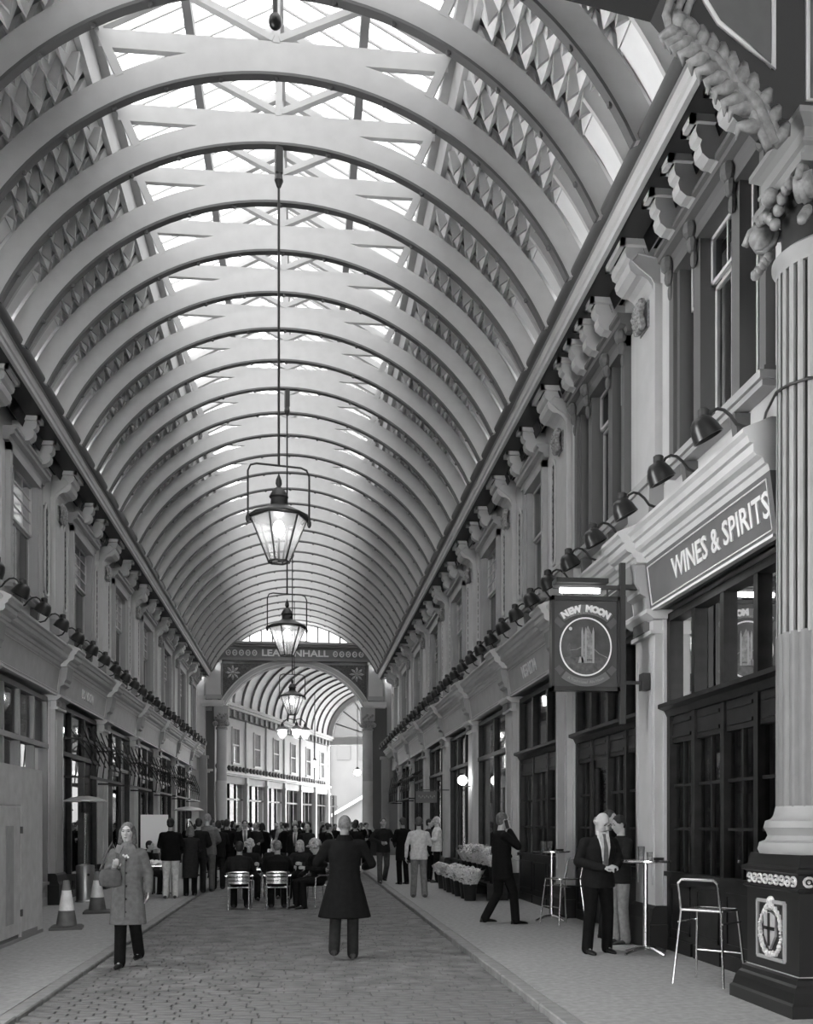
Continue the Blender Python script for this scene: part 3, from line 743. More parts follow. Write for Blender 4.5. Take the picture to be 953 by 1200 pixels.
# its vault
SPAN = 3.75
q = MB()
def farc(mb, r0, r1, y0, y1, a0, a1, n):
    mb.loft([[(SPAN + r*cos(a0+(a1-a0)*i/n), y, 8.1 + r*.93*sin(a0+(a1-a0)*i/n)) for r, y in ((r0,y0),(r1,y0),(r1,y1),(r0,y1))] for i in range(n+1)])
farc(q, 3.62, 3.68, .3, LEN, RAD(105), RAD(180), 14); q.box(8.4, 8.8, .4, LEN, -.3, 8.6); q.box(7.3, 8.8, .4, LEN, 8.0, 8.2)  # side boxes: unseen right-hand wall added to keep the far street dim
ceil_far = struct(q.build('ceiling_far', M_PANEL)); ceil_far.location = FA; ceil_far.rotation_euler = (0,0,FR)
q = MB(); farc(q, 3.62, 3.68, .3, LEN, RAD(0), RAD(75), 12); q.build('roof_panel', M_PANEL, ceil_far)
q = MB(); farc(q, 3.62, 3.63, .3, LEN, RAD(75), RAD(105), 5); q.build('added_crown_glazing', G_SKY, ceil_far)  # glazed crown added to bring sky light onto the vault panels
q = MB(); farc(q, 3.50, 3.62, -.03, .03, RAD(0), RAD(180), 26); frm = q.mesh('rib', M_RIBD)
for i in range(15): link('rib', frm, ceil_far, (0, .6 + 1.45*i, 0))
# gable with fanlight at its far end
q = MB(); q.box(-.2, 7.7, LEN-.25, LEN+.25, 7.55, 8.1); q.box(-.2,7.7,LEN-.35,LEN+.25,7.98,8.12); q.build('gable_beam', M_WALLD, ceil_far)
q = MB(); farc(q, 3.3, 3.75, LEN-.15, LEN+.15, 0, pi, 26); q.build('gable_arch', M_WALLD, ceil_far)
wg = struct(link('window_98', None, None, FA, FR))
for i in range(1, 9):
    a = RAD(180*i/9); q = MB(); q.bar((SPAN+.4*cos(a), LEN, 8.1+.4*sin(a)), (SPAN+3.35*cos(a), LEN, 8.1+3.12*sin(a)), .07, .07, (0,1,0)); q.build('glazing_bar', M_IRON, wg)
for i in range(9):
    a, b = RAD(180*i/9), RAD(180*(i+1)/9); q = MB(); q.add([(SPAN, LEN, 8.1)] + [(SPAN+3.35*cos(t), LEN, 8.1+3.12*sin(t)) for t in (a, (a+b)/2, b)], [(0,1,2,3)]); q.build('pane', G_SKY, wg)
# pale building seen in daylight through the passage
bl = thing('office_building', 'pale daylit building with drainpipe seen through the passage beyond the arch', 'building', (6.5, 92, 0), RAD(-12))
q = MB(); q.box(-7, 9, 0, 6, -.1, 15); q.build('facade', mat('pale_render', .05, .7, noise=.1, scale=.6), bl)
q = MB(); q.box(-4.4,-4.1,-.25,0,0,15); q.build('corner_pier', mat('pier_render', .085, .7), bl)
q = MB(); q.tube([(-4.9,-.15,0),(-4.9,-.15,14)], .09, 8); q.build('drainpipe', M_IRON, bl)
q = MB(); q.bar((-4.0,-.4,2.4), (2.5,-.4,6.2), .12, .25); q.build('stair_rail', M_WALLD, bl)
for k in range(3):
    q = MB(); q.box(-3.4+2*k,-2.2+2*k,-.06,.05,7.5,9.4); f = q.build('window', M_IRON, bl)
mb = MB(); mb.box(-20, 26, YEND+.6, 120, -.35, -.06); struct(mb.build('trim_9', M_PAVE))

# ================================================================== CROSSING around the camera
def FP(px, py, Y):
    a = (px - CX) / FPX; X = Y*(ST + a*CT)/(CT - a*ST); d = X*ST + Y*CT
    return X, EYE + (VY-py)*d/FPX
YA = 8.40
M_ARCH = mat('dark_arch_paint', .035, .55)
cut = [(4.35, 7.67), (4.02, 7.75), (3.72, 8.05), (3.42, 8.38), (3.16, 8.62), (3.05, 8.74), (2.6, 8.82), (2.0, 8.92), (1.1, 9.35), (.3, 9.6), (XA, 9.68)]
cut += [(2*XA - x, z) for x, z in cut[-2::-1]]
q = MB(); q.prism([(9.5, 7.67)] + [(9.5, 14.2), (-10.2, 14.2), (-10.2, 7.67)] + cut[::-1], lambda a,b,t:(a,t,b), YA, YA+.35)
wc = struct(q.build('wall_crossing', M_ARCH))
q = MB()
crv = [FP(*p, YA) for p in ((815,-20),(826,2),(842,28),(876,56),(906,82))]
q.tube([(x, YA-.01, z) for x, z in crv] + [(crv[-1][0], YA-.01, crv[-1][1]+1.4)], .022, 6); q.build('panel_moulding', M_TRIM, wc, True)
q = MB(); q.prism([(x+.02, z+.02) for x, z in crv] + [(crv[-1][0], crv[-1][1]+1.4), (crv[0][0]+.02, crv[-1][1]+1.4)], lambda a,b,t:(a,t,b), YA-.012, YA+.01); q.build('spandrel_panel', mat('spandrel_paint', .10, .5, noise=.1, scale=5), wc)
x, z = FP(946, 118, YA)
q = MB(); q.tube([(x, YA-.01, z+1.6), (x, YA-.01, z), (x+.9, YA-.01, z)], .022, 6); q.build('panel_moulding', M_TRIM, wc, True)
q = MB(); q.box(x, x+.9, YA-.012, YA+.01, z, z+1.6); q.build('spandrel_panel', MATS['spandrel_paint'], wc)
# acanthus leaf creeping down the arch edge
leaf = MB(); P = [FP(*p, YA-.05) for p in ((903,176),(882,132),(858,103),(834,78),(810,56),(794,44))]
leaf.tube([(x, YA-.10-.03*(i%2), z) for i, (x, z) in enumerate(P)], [.07,.06,.055,.05,.04,.03], 8)
M_LEAF = mat('leaf_gilding', .20, .42, noise=.35, scale=14, bump=.4)
for off in (-.07, .07): leaf.tube([(x+off*.7, YA-.13, z+off*.7) for x, z in P], [.035,.035,.03,.028,.022,.015], 7)
wc_leaf = leaf.build('leaf_spine', M_LEAF, wc, 'all')
for i in range(12):
    t = i/11*(len(P)-1.001); k = int(t); f = t-k; x = P[k][0]*(1-f)+P[k+1][0]*f; z = P[k][1]*(1-f)+P[k+1][1]*f
    dx, dz = P[k+1][0]-P[k][0], P[k+1][1]-P[k][1]; l = sqrt(dx*dx+dz*dz); dx, dz = dx/l, dz/l
    for s in (-1, 1):
        if s == 1 and i < 1: continue
        w = (.25 if s == 1 else .19)*(1 - .4*i/11); q = MB(); nx, nz = -dz*s, dx*s
        q.tube([(x, YA-.10, z), (x+nx*w*.5+dx*.05, YA-.15, z+nz*w*.5+dz*.05), (x+nx*w*.9+dx*.10, YA-.12, z+nz*w*.9+dz*.10), (x+nx*w*1.05+dx*.03, YA-.06, z+nz*w*1.05+dz*.03)], [.05,.065,.045,.006], 7)
        q.v = [(x_, YA-.10+(y_-YA+.10)*.8, z_) for x_, y_, z_ in q.v]; q.build('leaf_lobe', M_LEAF, wc, 'all')
q = MB(); S = [FP(*p, YA-.05) for p in ((792,46),(783,34),(779,20),(784,5),(792,-8))]
for off in (0, .09, .17): q.tube([(x+off, YA-.08, z) for x, z in S], .035, 6)
for i in range(6): q.ball((S[0][0]-.06+.05*i, YA-.08, S[0][1]-.02+.03*(i%3)), .05, 6, 5)
q.build('leaf_scroll', M_LEAF, wc, 'all')
# unseen crossing shell behind the camera, closed in and pierced to control the light
q = MB(); q.box(-16, -5.5, -14.4, -14, -.3, 12); q.box(4.8, 16, -14.4, -14, -.3, 12); q.box(-5.5, 4.8, -14.4, -14, 7.0, 12); wb_ = struct(q.build('wall_back', M_WALLD))
for nm, x in (('wall_crossing_east', 15.6), ('wall_crossing_west', -16)):
    q = MB(); q.box(x, x+.4, -14, 8.4, -.3, 12); struct(q.build(nm, M_WALLD))
q = MB(); hx, y0, y1 = .6, -5.5, -4.3
q.box(-16,-hx,-14.4,8.4,12,12.3); q.box(hx,16,-14.4,8.4,12,12.3); q.box(-hx,hx,-14.4,y0,12,12.3); q.box(-hx,hx,y1,8.4,12,12.3)
cc = struct(q.build('ceiling_crossing', M_WALL))
for i in range(5):
    for j in range(5):
        q = MB(); a = -hx + 2*hx*i/5; b = y0 + (y1-y0)*j/5
        q.add([(a,b,12.15),(a+2*hx/5,b,12.15),(a+2*hx/5,b+(y1-y0)/5,12.15),(a,b+(y1-y0)/5,12.15)], [(0,1,2,3)]); q.build('skylight_pane', G_CLEAR, cc)
for x0, x1, nm in ((4.95, 15.6, 'wall_corner_east'), (-15.6, -5.65, 'wall_corner_west')):
    q = MB(); q.box(x0, x1, 8.3, 8.5, -.3, 12); struct(q.build(nm, M_WALLD))

# ---- the near column
CXc, CYc = 4.62, 8.65; zb = gz(4.2)
ct = thing('fluted_column', 'fluted iron column on a tall dark pedestal bearing a silver shield relief', 'column', (CXc, CYc, zb))
H = .61
def sq(h0, h1): return [[(sx*h, sy*h, z) for sx, sy in ((-1,-1),(1,-1),(1,1),(-1,1))] for h, z in (h0, h1)]
q = MB(); q.loft([[(sx*h, sy*h, z) for sx, sy in ((-1,-1),(1,-1),(1,1),(-1,1))] for h, z in
    ((.62,-.06),(.62,.10),(.60,.12),(.58,.20),(.56,.24),(.54,.26),(.535,.30),(.50,.32),(.50,1.02),(.53,1.04),(.53,1.05),(.505,1.06),(.505,1.17),(.54,1.19),(.54,1.22),(.50,1.24),(.48,1.34))])
ped = q.build('pedestal', M_BLACK, ct)
q = MB()
for s, ax in ((-1, 'x'), (-1, 'y')):
    for k in range(9):
        u = -.42 + .105*k; f = (lambda o, uu, z: (-o, uu, z)) if ax == 'x' else (lambda o, uu, z: (uu, -o, z))
        c = [f(.512, u + .045*cos(a), 1.115 + .038*sin(a)*(-1)**k) for a in [2*pi*i/9*0.85 for i in range(10)]]; q.tube(c, .012, 5)
        q.ball(f(.512, u, 1.115), (.016,.016,.016), 5, 4)
q.build('scroll_band', M_SILVER, ped)
q = MB()
for a, b in (((-.26,.42),(.26,.42)),((-.26,.92),(.26,.92)),((-.26,.42),(-.26,.92)),((.26,.42),(.26,.92))):
    q.bar((-.506,a[0],a[1]), (-.506,b[0],b[1]), .03, .03)
q.build('crest_frame', mat('crest_frame_paint', .3, .5), ped)
q = MB(); rr = random.Random(5)
for i in range(46):
    a = 2*pi*i/46; rx, rz = .19, .20; u, z = rx*cos(a)*(1+.12*rr.random()), .66 + rz*sin(a)*(1+.12*rr.random())
    q.ball((-.51, u, z), (.025, rr.uniform(.012,.03), rr.uniform(.012,.035)), 5, 4)
q.ball((-.51,0,.92),(.03,.06,.05),8,6); q.build('crest_foliage', M_SILVER, ped)
q = MB(); q.prism([(-.11,.80),(0,.83),(.11,.80),(.10,.62),(0,.50),(-.10,.62)], lambda a,b,t:(t,a,b), -.525, -.5); q.build('shield', mat('shield_paint', .34, .5), ped)
q = MB(); q.box(-.535,-.52,-.016,.016,.53,.82); q.box(-.535,-.52,-.10,.10,.67,.70); q.build('shield_cross', M_BLACKM, ped)
q = MB(); q.box(-.506,-.49,-.5,.5,.30,.325); q.box(-.5,.5,-.506,-.49,.30,.325); q.build('edge_line', M_WALLD, ped)
RS = .405; M_FIL = mat('column_paint', .26, .5, noise=.06, scale=5)
q = MB(); q.lathe([(.56,1.34),(.575,1.38),(.56,1.44),(.51,1.46),(.49,1.50),(.50,1.53),(.525,1.57),(.51,1.63),(.46,1.65),(.44,1.68),(.43,1.72),(.42,1.76)], 40, (0,0,-.0)); q.build('column_base', M_FIL, ct, True)
ring = lambda z, r, dep, n=24, m=6: [(x*cos(a), x*sin(a), z) for i in range(n*m) for a in [2*pi*i/(n*m)] for x in [r + dep*sin(pi*(i % m)/m)]]
q = MB(); q.loft([ring(1.74, RS, .016), ring(3.28, RS, .016)]); q.build('reeded_shaft', mat('reeded_paint', .16, .5, noise=.08, scale=6), ct)
q = MB(); q.lathe([(RS-.022,3.26),(RS-.03,6.6)], 48); q.build('flutes', mat('flute_paint', .045, .5), ct, True)
q = MB(); w = .38; fm_ = []
for k in range(28):
    a = 2*pi*(k+.5)/28; h = 2*pi/28*.28
    f = MB(); f.loft([[(r*cos(b), r*sin(b), z) for r, b in ((RS-.04,a-h),(RS+.008,a-h),(RS+.012,a),(RS+.008,a+h),(RS-.04,a+h))] for z in (3.26, 6.5)]); f.build('fillet', M_FIL, ct)
q = MB(); q.lathe([(RS-.03,6.46),(RS+.01,6.46),(RS+.02,6.52),(RS+.05,6.56),(RS+.05,6.6),(RS,6.64),(RS-.03,6.66)], 40); q.build('necking_ring', M_FIL, ct, True)
q = MB(); q.lathe([(RS-.03,6.62),(RS-.04,6.98),(RS+.02,7.05),(RS+.06,7.12)], 32); q.build('capital_bell', M_BLACKM, ct, True)
for k in range(4):
    a = pi/4 + pi/2*k; c = Vector((cos(a)*.56, sin(a)*.56, 6.98)); tx = Vector((-sin(a), cos(a), 0))
    q = MB(); pts = [c + Vector((cos(a)*.17*(1-i/16)*cos(i*.75), sin(a)*.17*(1-i/16)*cos(i*.75), .17*(1-i/16)*sin(i*.75))) for i in range(15)]
    q.tube(pts, .035, 6); q.tube([c - tx*.07, c + tx*.07], .11, 12)
    for i in range(5): q.ball(c + Vector((cos(a)*(-.05+.03*i), sin(a)*(-.05+.03*i), -.18-.03*i)), .05, 6, 5)
    q.build('volute', M_LEAF, ct, 'all')
for k in range(4):
    a = pi/2*k; q = MB(); cx, cy = cos(a)*.47, sin(a)*.47
    for i in range(9): q.ball((cx - sin(a)*(i-4)*.07, cy + cos(a)*(i-4)*.07, 7.08 - .012*(4-abs(i-4))**2), .055, 6, 5)
    q.ball((cx*1.1, cy*1.1, 7.12), .08, 8, 6); q.build('festoon', M_LEAF, ct, 'all')
q = MB(); q.loft([[(sx*h, sy*h, z-.0) for sx, sy in ((-1,-1),(1,-1),(1,1),(-1,1))] for h, z in ((.46,7.16),(.47,7.22),(.40,7.24),(.40,7.33),(.43,7.35),(.43,7.38),(.41,7.40),(.41,7.48),(.45,7.52),(.49,7.55),(.49,7.60),(.40,7.60))]); q.build('entablature_block', mat('column_block_paint', .2, .5), ct)
# ================================================================== LANTERNS
def lantern(name, label, loc, rod, k=1.0, group=None, hanging=True):
    t = thing(name, label, 'lantern', loc, RAD(12), group)
    RT, RB, HB = .43*k, .16*k, .66*k
    hexp = lambda r, z: [(r*cos(pi/3*i), r*sin(pi/3*i), z) for i in range(6)]
    top, bot = hexp(RT, 0), hexp(RB, -HB)
    for i in range(6):
        j = (i+1) % 6
        q = MB(); q.add([top[i], top[j], bot[j], bot[i]], [(0,1,2,3)]); q.build('pane', G_LAMP, t)
    q = MB()
    for i in range(6):
        j = (i+1) % 6
        q.bar(top[i], bot[i], .022*k, .022*k); q.bar(top[i], top[j], .035*k, .035*k); q.bar(bot[i], bot[j], .025*k, .025*k)
    q.build('frame', M_IRON, t)
    q = MB(); q.lathe([(RT+.03*k,.0),(RT+.03*k,.03*k),(RT*.72,.11*k),(RT*.40,.17*k),(.13*k,.20*k),(.12*k,.30*k),(.15*k,.32*k),(.13*k,.36*k),(.08*k,.44*k),(.04*k,.47*k)], 12); q.build('lantern_roof', M_IRON, t, True)
    q = MB(); q.lathe([(.02*k,.46*k),(.05*k,.52*k),(.045*k,.58*k),(.012*k,.66*k),(.0,.70*k)], 8); q.build('finial', M_IRON, t, True)
    q = MB(); q.ball((0,0,-.16*k), (.085*k,.085*k,.13*k), 10, 8); q.build('bulb', M_BULB, t, True)
    q = MB(); q.tube([(0,0,-.28*k),(0,0,-HB)], .018*k, 6); q.build('lamp_stem', M_IRON, t)
    if hanging:
        bz = .80*k; w = RT + .04*k
        fr = [(-w,0,-.06*k),(-w,0,bz-.12*k),(-w+.04*k,0,bz-.03*k),(-w+.13*k,0,bz),(w-.13*k,0,bz),(w-.04*k,0,bz-.03*k),(w,0,bz-.12*k),(w,0,-.06*k)]
        q = MB(); q.tube(fr, .016*k, 6)
        for s in (-1, 1): q.ball((s*w,0,-.04*k), (.035*k,.035*k,.07*k), 6, 5); q.bar((s*w,0,-.02),(s*RT,0,.0), .03*k, .03*k)
        q.build('hanger', M_IRON, t, True)
        q = MB(); q.tube([(0,0,bz),(0,0,rod)], .02*k, 6); q.box(-.055,.055,-.055,.055,rod-.02,rod-.42); q.lathe([(.03,-.2),(.07,-.1),(.055,0)], 8, (0,0,rod-.42)); q.build('rod', M_IRON, t)
    return t
YL = [15.65, 24.35, 37.4]
for y, lb in zip(YL, ('large glazed hexagonal street lantern, first on the row of roof rods', 'hexagonal street lantern between the first lantern and the lettered arch', 'small-looking hexagonal lantern just above the crowd, before the three-lamp cluster')):
    lantern('street_lantern', lb, (XA, y, 6.32), 11.96 - 6.32)
# three-lamp cluster before the arch
t = thing('lantern_cluster', 'cluster of three lit lanterns hanging before the lettered arch', 'lantern', (XA, 47.55, 5.95))
q = MB(); q.tube([(0,0,.5),(0,0,6.03)], .02, 6); q.tube([(-.5,0,.42),(-.3,0,.62),(0,0,.55),(.3,0,.62),(.5,0,.42)], .02, 6); q.build('hanger', M_IRON, t)
for x, y in ((-.55, 0), (.1, -.3), (.5, .25)):
    q = MB(); q.lathe([(.26,.1),(.27,.13),(.08,.26),(.07,.36),(.03,.42),(0,.46)], 8, (x,y,0)); sh = q.build('lantern_roof', M_IRON, t, True)
    q = MB(); q.lathe([(.10,-.34),(.25,.1)], 6, (x,y,0)); q.build('lantern_glass', G_LAMP, sh)
    q = MB(); q.ball((x,y,-.04), .13, 8, 6); q.build('bulb', M_BULB, sh)
    q = MB(); q.tube([(x,y,.4),(x*.9,y*.5,.5),(x*.6,0,.58)], .018, 5); q.build('arm', M_IRON, sh)
for px, py, d, lb in ((369, 895, 58, 'lit globe lamp hanging beyond the arch before the pale facade'), (419, 905, 61, 'lit globe lamp hanging in the bright passage beyond the arch')):
    X, Y = WP(px, d); z = ZP(py, d)
    t = thing('globe_lamp', lb, 'lamp', (X, Y, z)); q = MB(); q.ball((0,0,0), .2, 10, 8); q.build('globe', M_BULB, t, True)
    q = MB(); q.tube([(0,0,.2),(0,0,4.0)], .02, 5); q.lathe([(.12,.16),(.06,.3)], 8); q.build('rod', M_IRON, t)
t = thing('wall_globe_lamp', 'lit globe lamp bracketed on the pilaster by the flower display', 'lamp', *at('right', 27.15, 2.86, .1))
q = MB(); q.ball((.22,0,0), .13, 10, 8); q.build('globe', M_BULB, t, True); q = MB(); q.tube([(0,0,-.16),(.2,0,-.16),(.22,0,-.1)], .018, 5); q.build('bracket', M_IRON, t)

# ================================================================== HANGING PUB SIGN
SX, SY = 3.64, 12.95
t = thing('pub_sign', 'hanging pub sign reading NEW MOON with a tower in a white ring', 'sign', (SX, SY, 3.40))
W, Hs = .90, 1.22
M_SB = mat('pub_sign_board', .05, .45, noise=.15, scale=5)
q = MB(); q.box(-W/2+.03, W/2-.03, -.045, .045, .03, Hs-.03); q.build('board', M_SB, t)
q = MB(); f = .035
for y0 in (-.07,):
    q.box(-W/2,W/2,-.07,.07,0,f*1.6); q.box(-W/2,W/2,-.07,.07,Hs-f*1.6,Hs); q.box(-W/2,-W/2+f,-.07,.07,0,Hs); q.box(W/2-f,W/2,-.07,.07,0,Hs)
q.build('frame', M_BLACK, t)
def art(nm, poly, m, d=.006, y=-.046):
    q = MB(); q.prism(poly, lambda a,b,u:(a,u,b), y-d, y+.004); return q.build(nm, m, t)
ZR, RR = .57, .335
def band(r0, r1, a0, a1, cz, n=18):
    A = [RAD(a0+(a1-a0)*i/n) for i in range(n+1)]
    return [(r0*cos(a), cz+r0*sin(a)) for a in A] + [(r1*cos(a), cz+r1*sin(a)) for a in A[::-1]]
M_RIBB = mat('sign_ribbon', .14, .5); M_RIBB2 = mat('sign_ribbon_shadow', .09, .5); M_ART = mat('sign_painting', .20, .5, noise=.4, scale=20); M_ARTD = mat('sign_painting_dim', .085, .5, noise=.4, scale=18)
art('painted_sky', [(.33*cos(2*pi*i/32), ZR+.365*sin(2*pi*i/32)) for i in range(32)], mat('sign_night', .06, .5, noise=.4, scale=6), .003)
q = MB(); ring = [[( (RR+a)*cos(2*pi*i/48), y, ZR+(RR+.035+a)*sin(2*pi*i/48)) for a, y in ((-.009,-.045),(.009,-.045),(.009,-.056),(-.009,-.056))] for i in range(49)]
q.loft(ring, cap=False); q.build('white_ring', M_WHITE, t)
art('ribbon', band(.46, .58, 52, 128, .53), M_RIBB, .010)
for s in (-1, 1): art('ribbon_tail', [(s*.27,.86),(s*.33,.80),(s*.42,.89),(s*.37,.95)], M_RIBB2, .008)
art('lower_ribbon', band(.42, .52, 232, 308, .58), M_RIBB, .010)
for s in (-1, 1): art('ribbon_tail', [(s*.28,.26),(s*.34,.20),(s*.41,.28),(s*.35,.33)], M_RIBB2, .008)
def arc_text(nm, s, size, r, cz, amid, step, m, flip=False, bold=.008):
    acc = MB()
    for i, ch in enumerate(s):
        if ch == ' ': continue
        a = RAD(amid - (i-(len(s)-1)/2)*step) if not flip else RAD(amid + (i-(len(s)-1)/2)*step)
        o = text('tmp', ch, size, m, None, Matrix.Identity(4), .003, bold)
        ux = Vector((sin(a), 0, -cos(a))) if not flip else Vector((-sin(a), 0, cos(a)))
        uz = Vector((cos(a), 0, sin(a))) if not flip else Vector((-cos(a), 0, -sin(a)))
        mt = axes((r*cos(a), -.062, cz+r*sin(a)), ux, uz)
        acc.add([mt @ v.co for v in o.data.vertices], [tuple(p.vertices) for p in o.data.polygons])
        bpy.data.objects.remove(o)
    return acc.build(nm, m, t)
arc_text('lettering', 'NEW MOON', .115, .525, .53, 90, 9.0, M_LETTER)
arc_text('small_lettering', 'OF LEADENHALL', .04, .475, .53, 90, 4.0, mat('dim_lettering', .24, .5), bold=.001)
arc_text('script_lettering', 'A Traditional Ale House', .052, .47, .58, 270, 2.6, MATS['dim_lettering'], flip=True, bold=.0)
art('painted_moon', [(-.20+.022*cos(2*pi*i/12), .80+.022*sin(2*pi*i/12)) for i in range(12)], mat('sign_moon', .5, .5), .006)
art('painted_water', [(.31*cos(a), ZR-.06+.30*sin(a)) for a in [RAD(195+150*i/14) for i in range(15)]], M_ARTD, .004)
art('painted_tower', [(-.045,.36),(.10,.36),(.10,.74),(.075,.74),(.028,.84),(-.02,.74),(-.045,.74)], M_ART, .007)
for x in (-.045, .0, .10): art('painted_turret', [(x-.012,.36),(x+.012,.36),(x+.012,.76),(x,.82),(x-.012,.76)], mat('sign_painting_bright', .3, .5), .009)
art('painted_pier', [(-.10,.36),(.0,.36),(-.01,.44),(-.08,.44)], MATS['sign_painting_bright'], .009)
art('far_tower', [(-.25,.42),(-.18,.42),(-.19,.56),(-.215,.62),(-.24,.56)], M_ARTD, .006)
art('painted_deck', [(-.29,.39),(.29,.39),(.29,.41),(-.29,.41)], M_ARTD, .008)
q = MB(); q.tube([(-.21,-.05,.52),(-.12,-.05,.53),(-.04,-.05,.575)], .006, 4); q.tube([(.10,-.05,.55),(.18,-.05,.48),(.29,-.05,.43)], .006, 4); q.build('painted_chain', M_ART, t)
q = MB(); q.box(-.40,.28,-.13,.13,Hs+.16,Hs+.22); q.build('light_hood', M_BLACK, t)
q = MB(); q.tube([(-.34,-.06,Hs+.07),(.18,-.06,Hs+.07)], .035, 8); q.build('fluorescent_tube', M_TUBE, t)
q = MB(); q.bar((-.42,0,Hs+.13),(W/2+.26,0,Hs+.13), .04, .05); q.bar((W/2+.05,0,-.42),(W/2+.05,0,Hs+.45), .07, .07); q.bar((W/2+.05,0,.12),(W/2+.34,0,.12), .04, .04); q.bar((W/2+.05,0,Hs+.14),(W/2+.26,0,Hs+.14), .06,.06)
for x in (-.3,.3): q.bar((x,0,Hs-.02),(x,0,Hs+.13), .02, .02)
q.build('bracket', M_IRON, t)
q = MB(); q.box(W/2+.30,W/2+.40,-.08,.08,.02,.24); q.build('wall_plate', M_IRON, t)
# small projecting board further on
t = thing('projecting_board', 'small dark projecting shop board with pale script', 'sign', (3.86, 31.7, 2.35))
q = MB(); q.box(-.33,.33,-.03,.03,0,.36); q.build('board', mat('projecting_board_paint', .10, .5), t); q = MB(); q.bar((-.3,0,.40),(.72,0,.40), .03,.03); q.build('bracket', M_IRON, t)
q = MB()
for i in range(9): q.ball((-.24+.06*i,-.032,.19+.02*(-1)**i), (.02,.006,.035), 5, 4)
q.build('script', MATS['dim_lettering'], t)

# ================================================================== BAR FURNITURE
def bar_table(label, X, Y):
    t = thing('bar_table', label, 'table', (X, Y, gz(X)), 0); h = 1.16
    q = MB(); q.lathe([(.0,h-.03),(.28,h-.03),(.305,h-.02),(.305,h),(.0,h)], 28); q.build('table_top', M_ALU, t, True)
    q = MB(); q.lathe([(.03,.06),(.03,h-.03)], 12); q.build('pedestal_tube', M_ALU, t, True)
    for k in range(4):
        a = pi/4*.55 + pi/2*k; q = MB(); q.tube([(.02*cos(a),.02*sin(a),.085),(.15*cos(a),.15*sin(a),.075),(.27*cos(a),.27*sin(a),.04),(.33*cos(a),.33*sin(a),.02)], [.028,.024,.02,.02], 6); q.build('foot', M_ALU, t, True)
    return t, h
def stool(label, X, Y, rz):
    t = thing('bar_stool', label, 'stool', (X, Y, gz(X)), rz); s = .19; h = .74
    for sx in (-1, 1):
        for sy in (-1, 1):
            q = MB()
            if sy == 1: q.tube([(sx*.27, .25, .0), (sx*.215, .18, h-.02), (sx*.21, .20, h+.06), (sx*.21, .25, h+.28)], .013, 7)
            else: q.tube([(sx*.27, -.26, 0), (sx*.215, -.18, h-.01)], .013, 7)
            q.build('leg', M_ALU, t, True)
    q = MB(); q.tube([(-.215,.18,h),(-.215,-.16,h),(-.19,-.20,h),(.19,-.20,h),(.215,-.16,h),(.215,.18,h)], .014, 7); q.tube([(-.215,.18,h),(.215,.18,h)], .012, 6); q.build('seat_frame', M_ALU, t, True)
    for k in range(5):
        q = MB(); y = -.155 + .075*k; q.box(-.205,.205,y-.031,y+.031,h-.004,h+.012); q.build('seat_slat', M_ALU, t)
    q = MB(); q.tube([(-.21,.25,h+.27),(-.17,.255,h+.31),(.17,.255,h+.31),(.21,.25,h+.27)], .013, 7); q.build('back_rail', M_ALU, t, True)
    q = MB(); q.tube([(-.235,.205,h-.12),(-.235,-.21,h-.12)], .010, 6); q.tube([(.235,.205,h-.12),(.235,-.21,h-.12)], .010, 6); q.tube([(-.25,-.23,.30),(.25,-.23,.30)], .010, 6); q.build('stretcher', M_ALU, t, True)
    return t
t1, h = bar_table('round aluminium bar table beside the balding man in a suit', 4.20, 12.22)
t2, h = bar_table('round aluminium bar table with a bar stool pushed against it', 4.12, 16.65)
def glass_tumbler(label, X, Y, z, r, hh, fill):
    t = thing('drinking_glass', label, 'glass', (X, Y, z), 0)
    q = MB(); q.lathe([(r*.8,0),(r,hh),(r*.93,hh),(r*.74,.008)], 14); q.build('vessel', glass('drink_glass', .97, 1.35, .03, milky=.15, milk=.9), t, True)
    if fill:
        q = MB(); q.lathe([(r*.72,.01),(r*.72*(1-fill)+r*.9*fill, hh*fill)], 12); q.build('drink', mat('drink_'+str(fill), .35, .2), t, True)
zt = gz(4.20) + 1.16
glass_tumbler('tall half-empty pint glass on the bar table by the balding man', 4.13, 12.17, zt, .045, .17, .3)
glass_tumbler('short tumbler between pint glass and ashtray on the near bar table', 4.23, 12.15, zt, .04, .10, .4)
zt2 = gz(4.12) + 1.16
glass_tumbler('empty pint glass on the stool-side bar table', 3.97, 16.6, zt2, .045, .16, 0)
glass_tumbler('pint glass with dregs standing beside the empty one', 4.08, 16.62, zt2, .045, .16, .2)
for X, Y, z, lb in ((4.36, 12.2, zt, 'black ashtray on the bar table by the balding man'), (4.26, 16.66, zt2, 'black ashtray on the stool-side bar table')):
    q = MB(); q.lathe([(.06,0),(.07,.03),(.06,.03),(.05,.012)], 14); o = q.build('ashtray', M_BLACKM, None, True); o.location = (X, Y, z); tag(o, lb, 'ashtray')
stool('aluminium bar stool standing alone beside the column pedestal', 4.08, 9.95, RAD(132))
stool('aluminium bar stool at the bar table behind the balding man', 4.13, 15.95, RAD(-70))

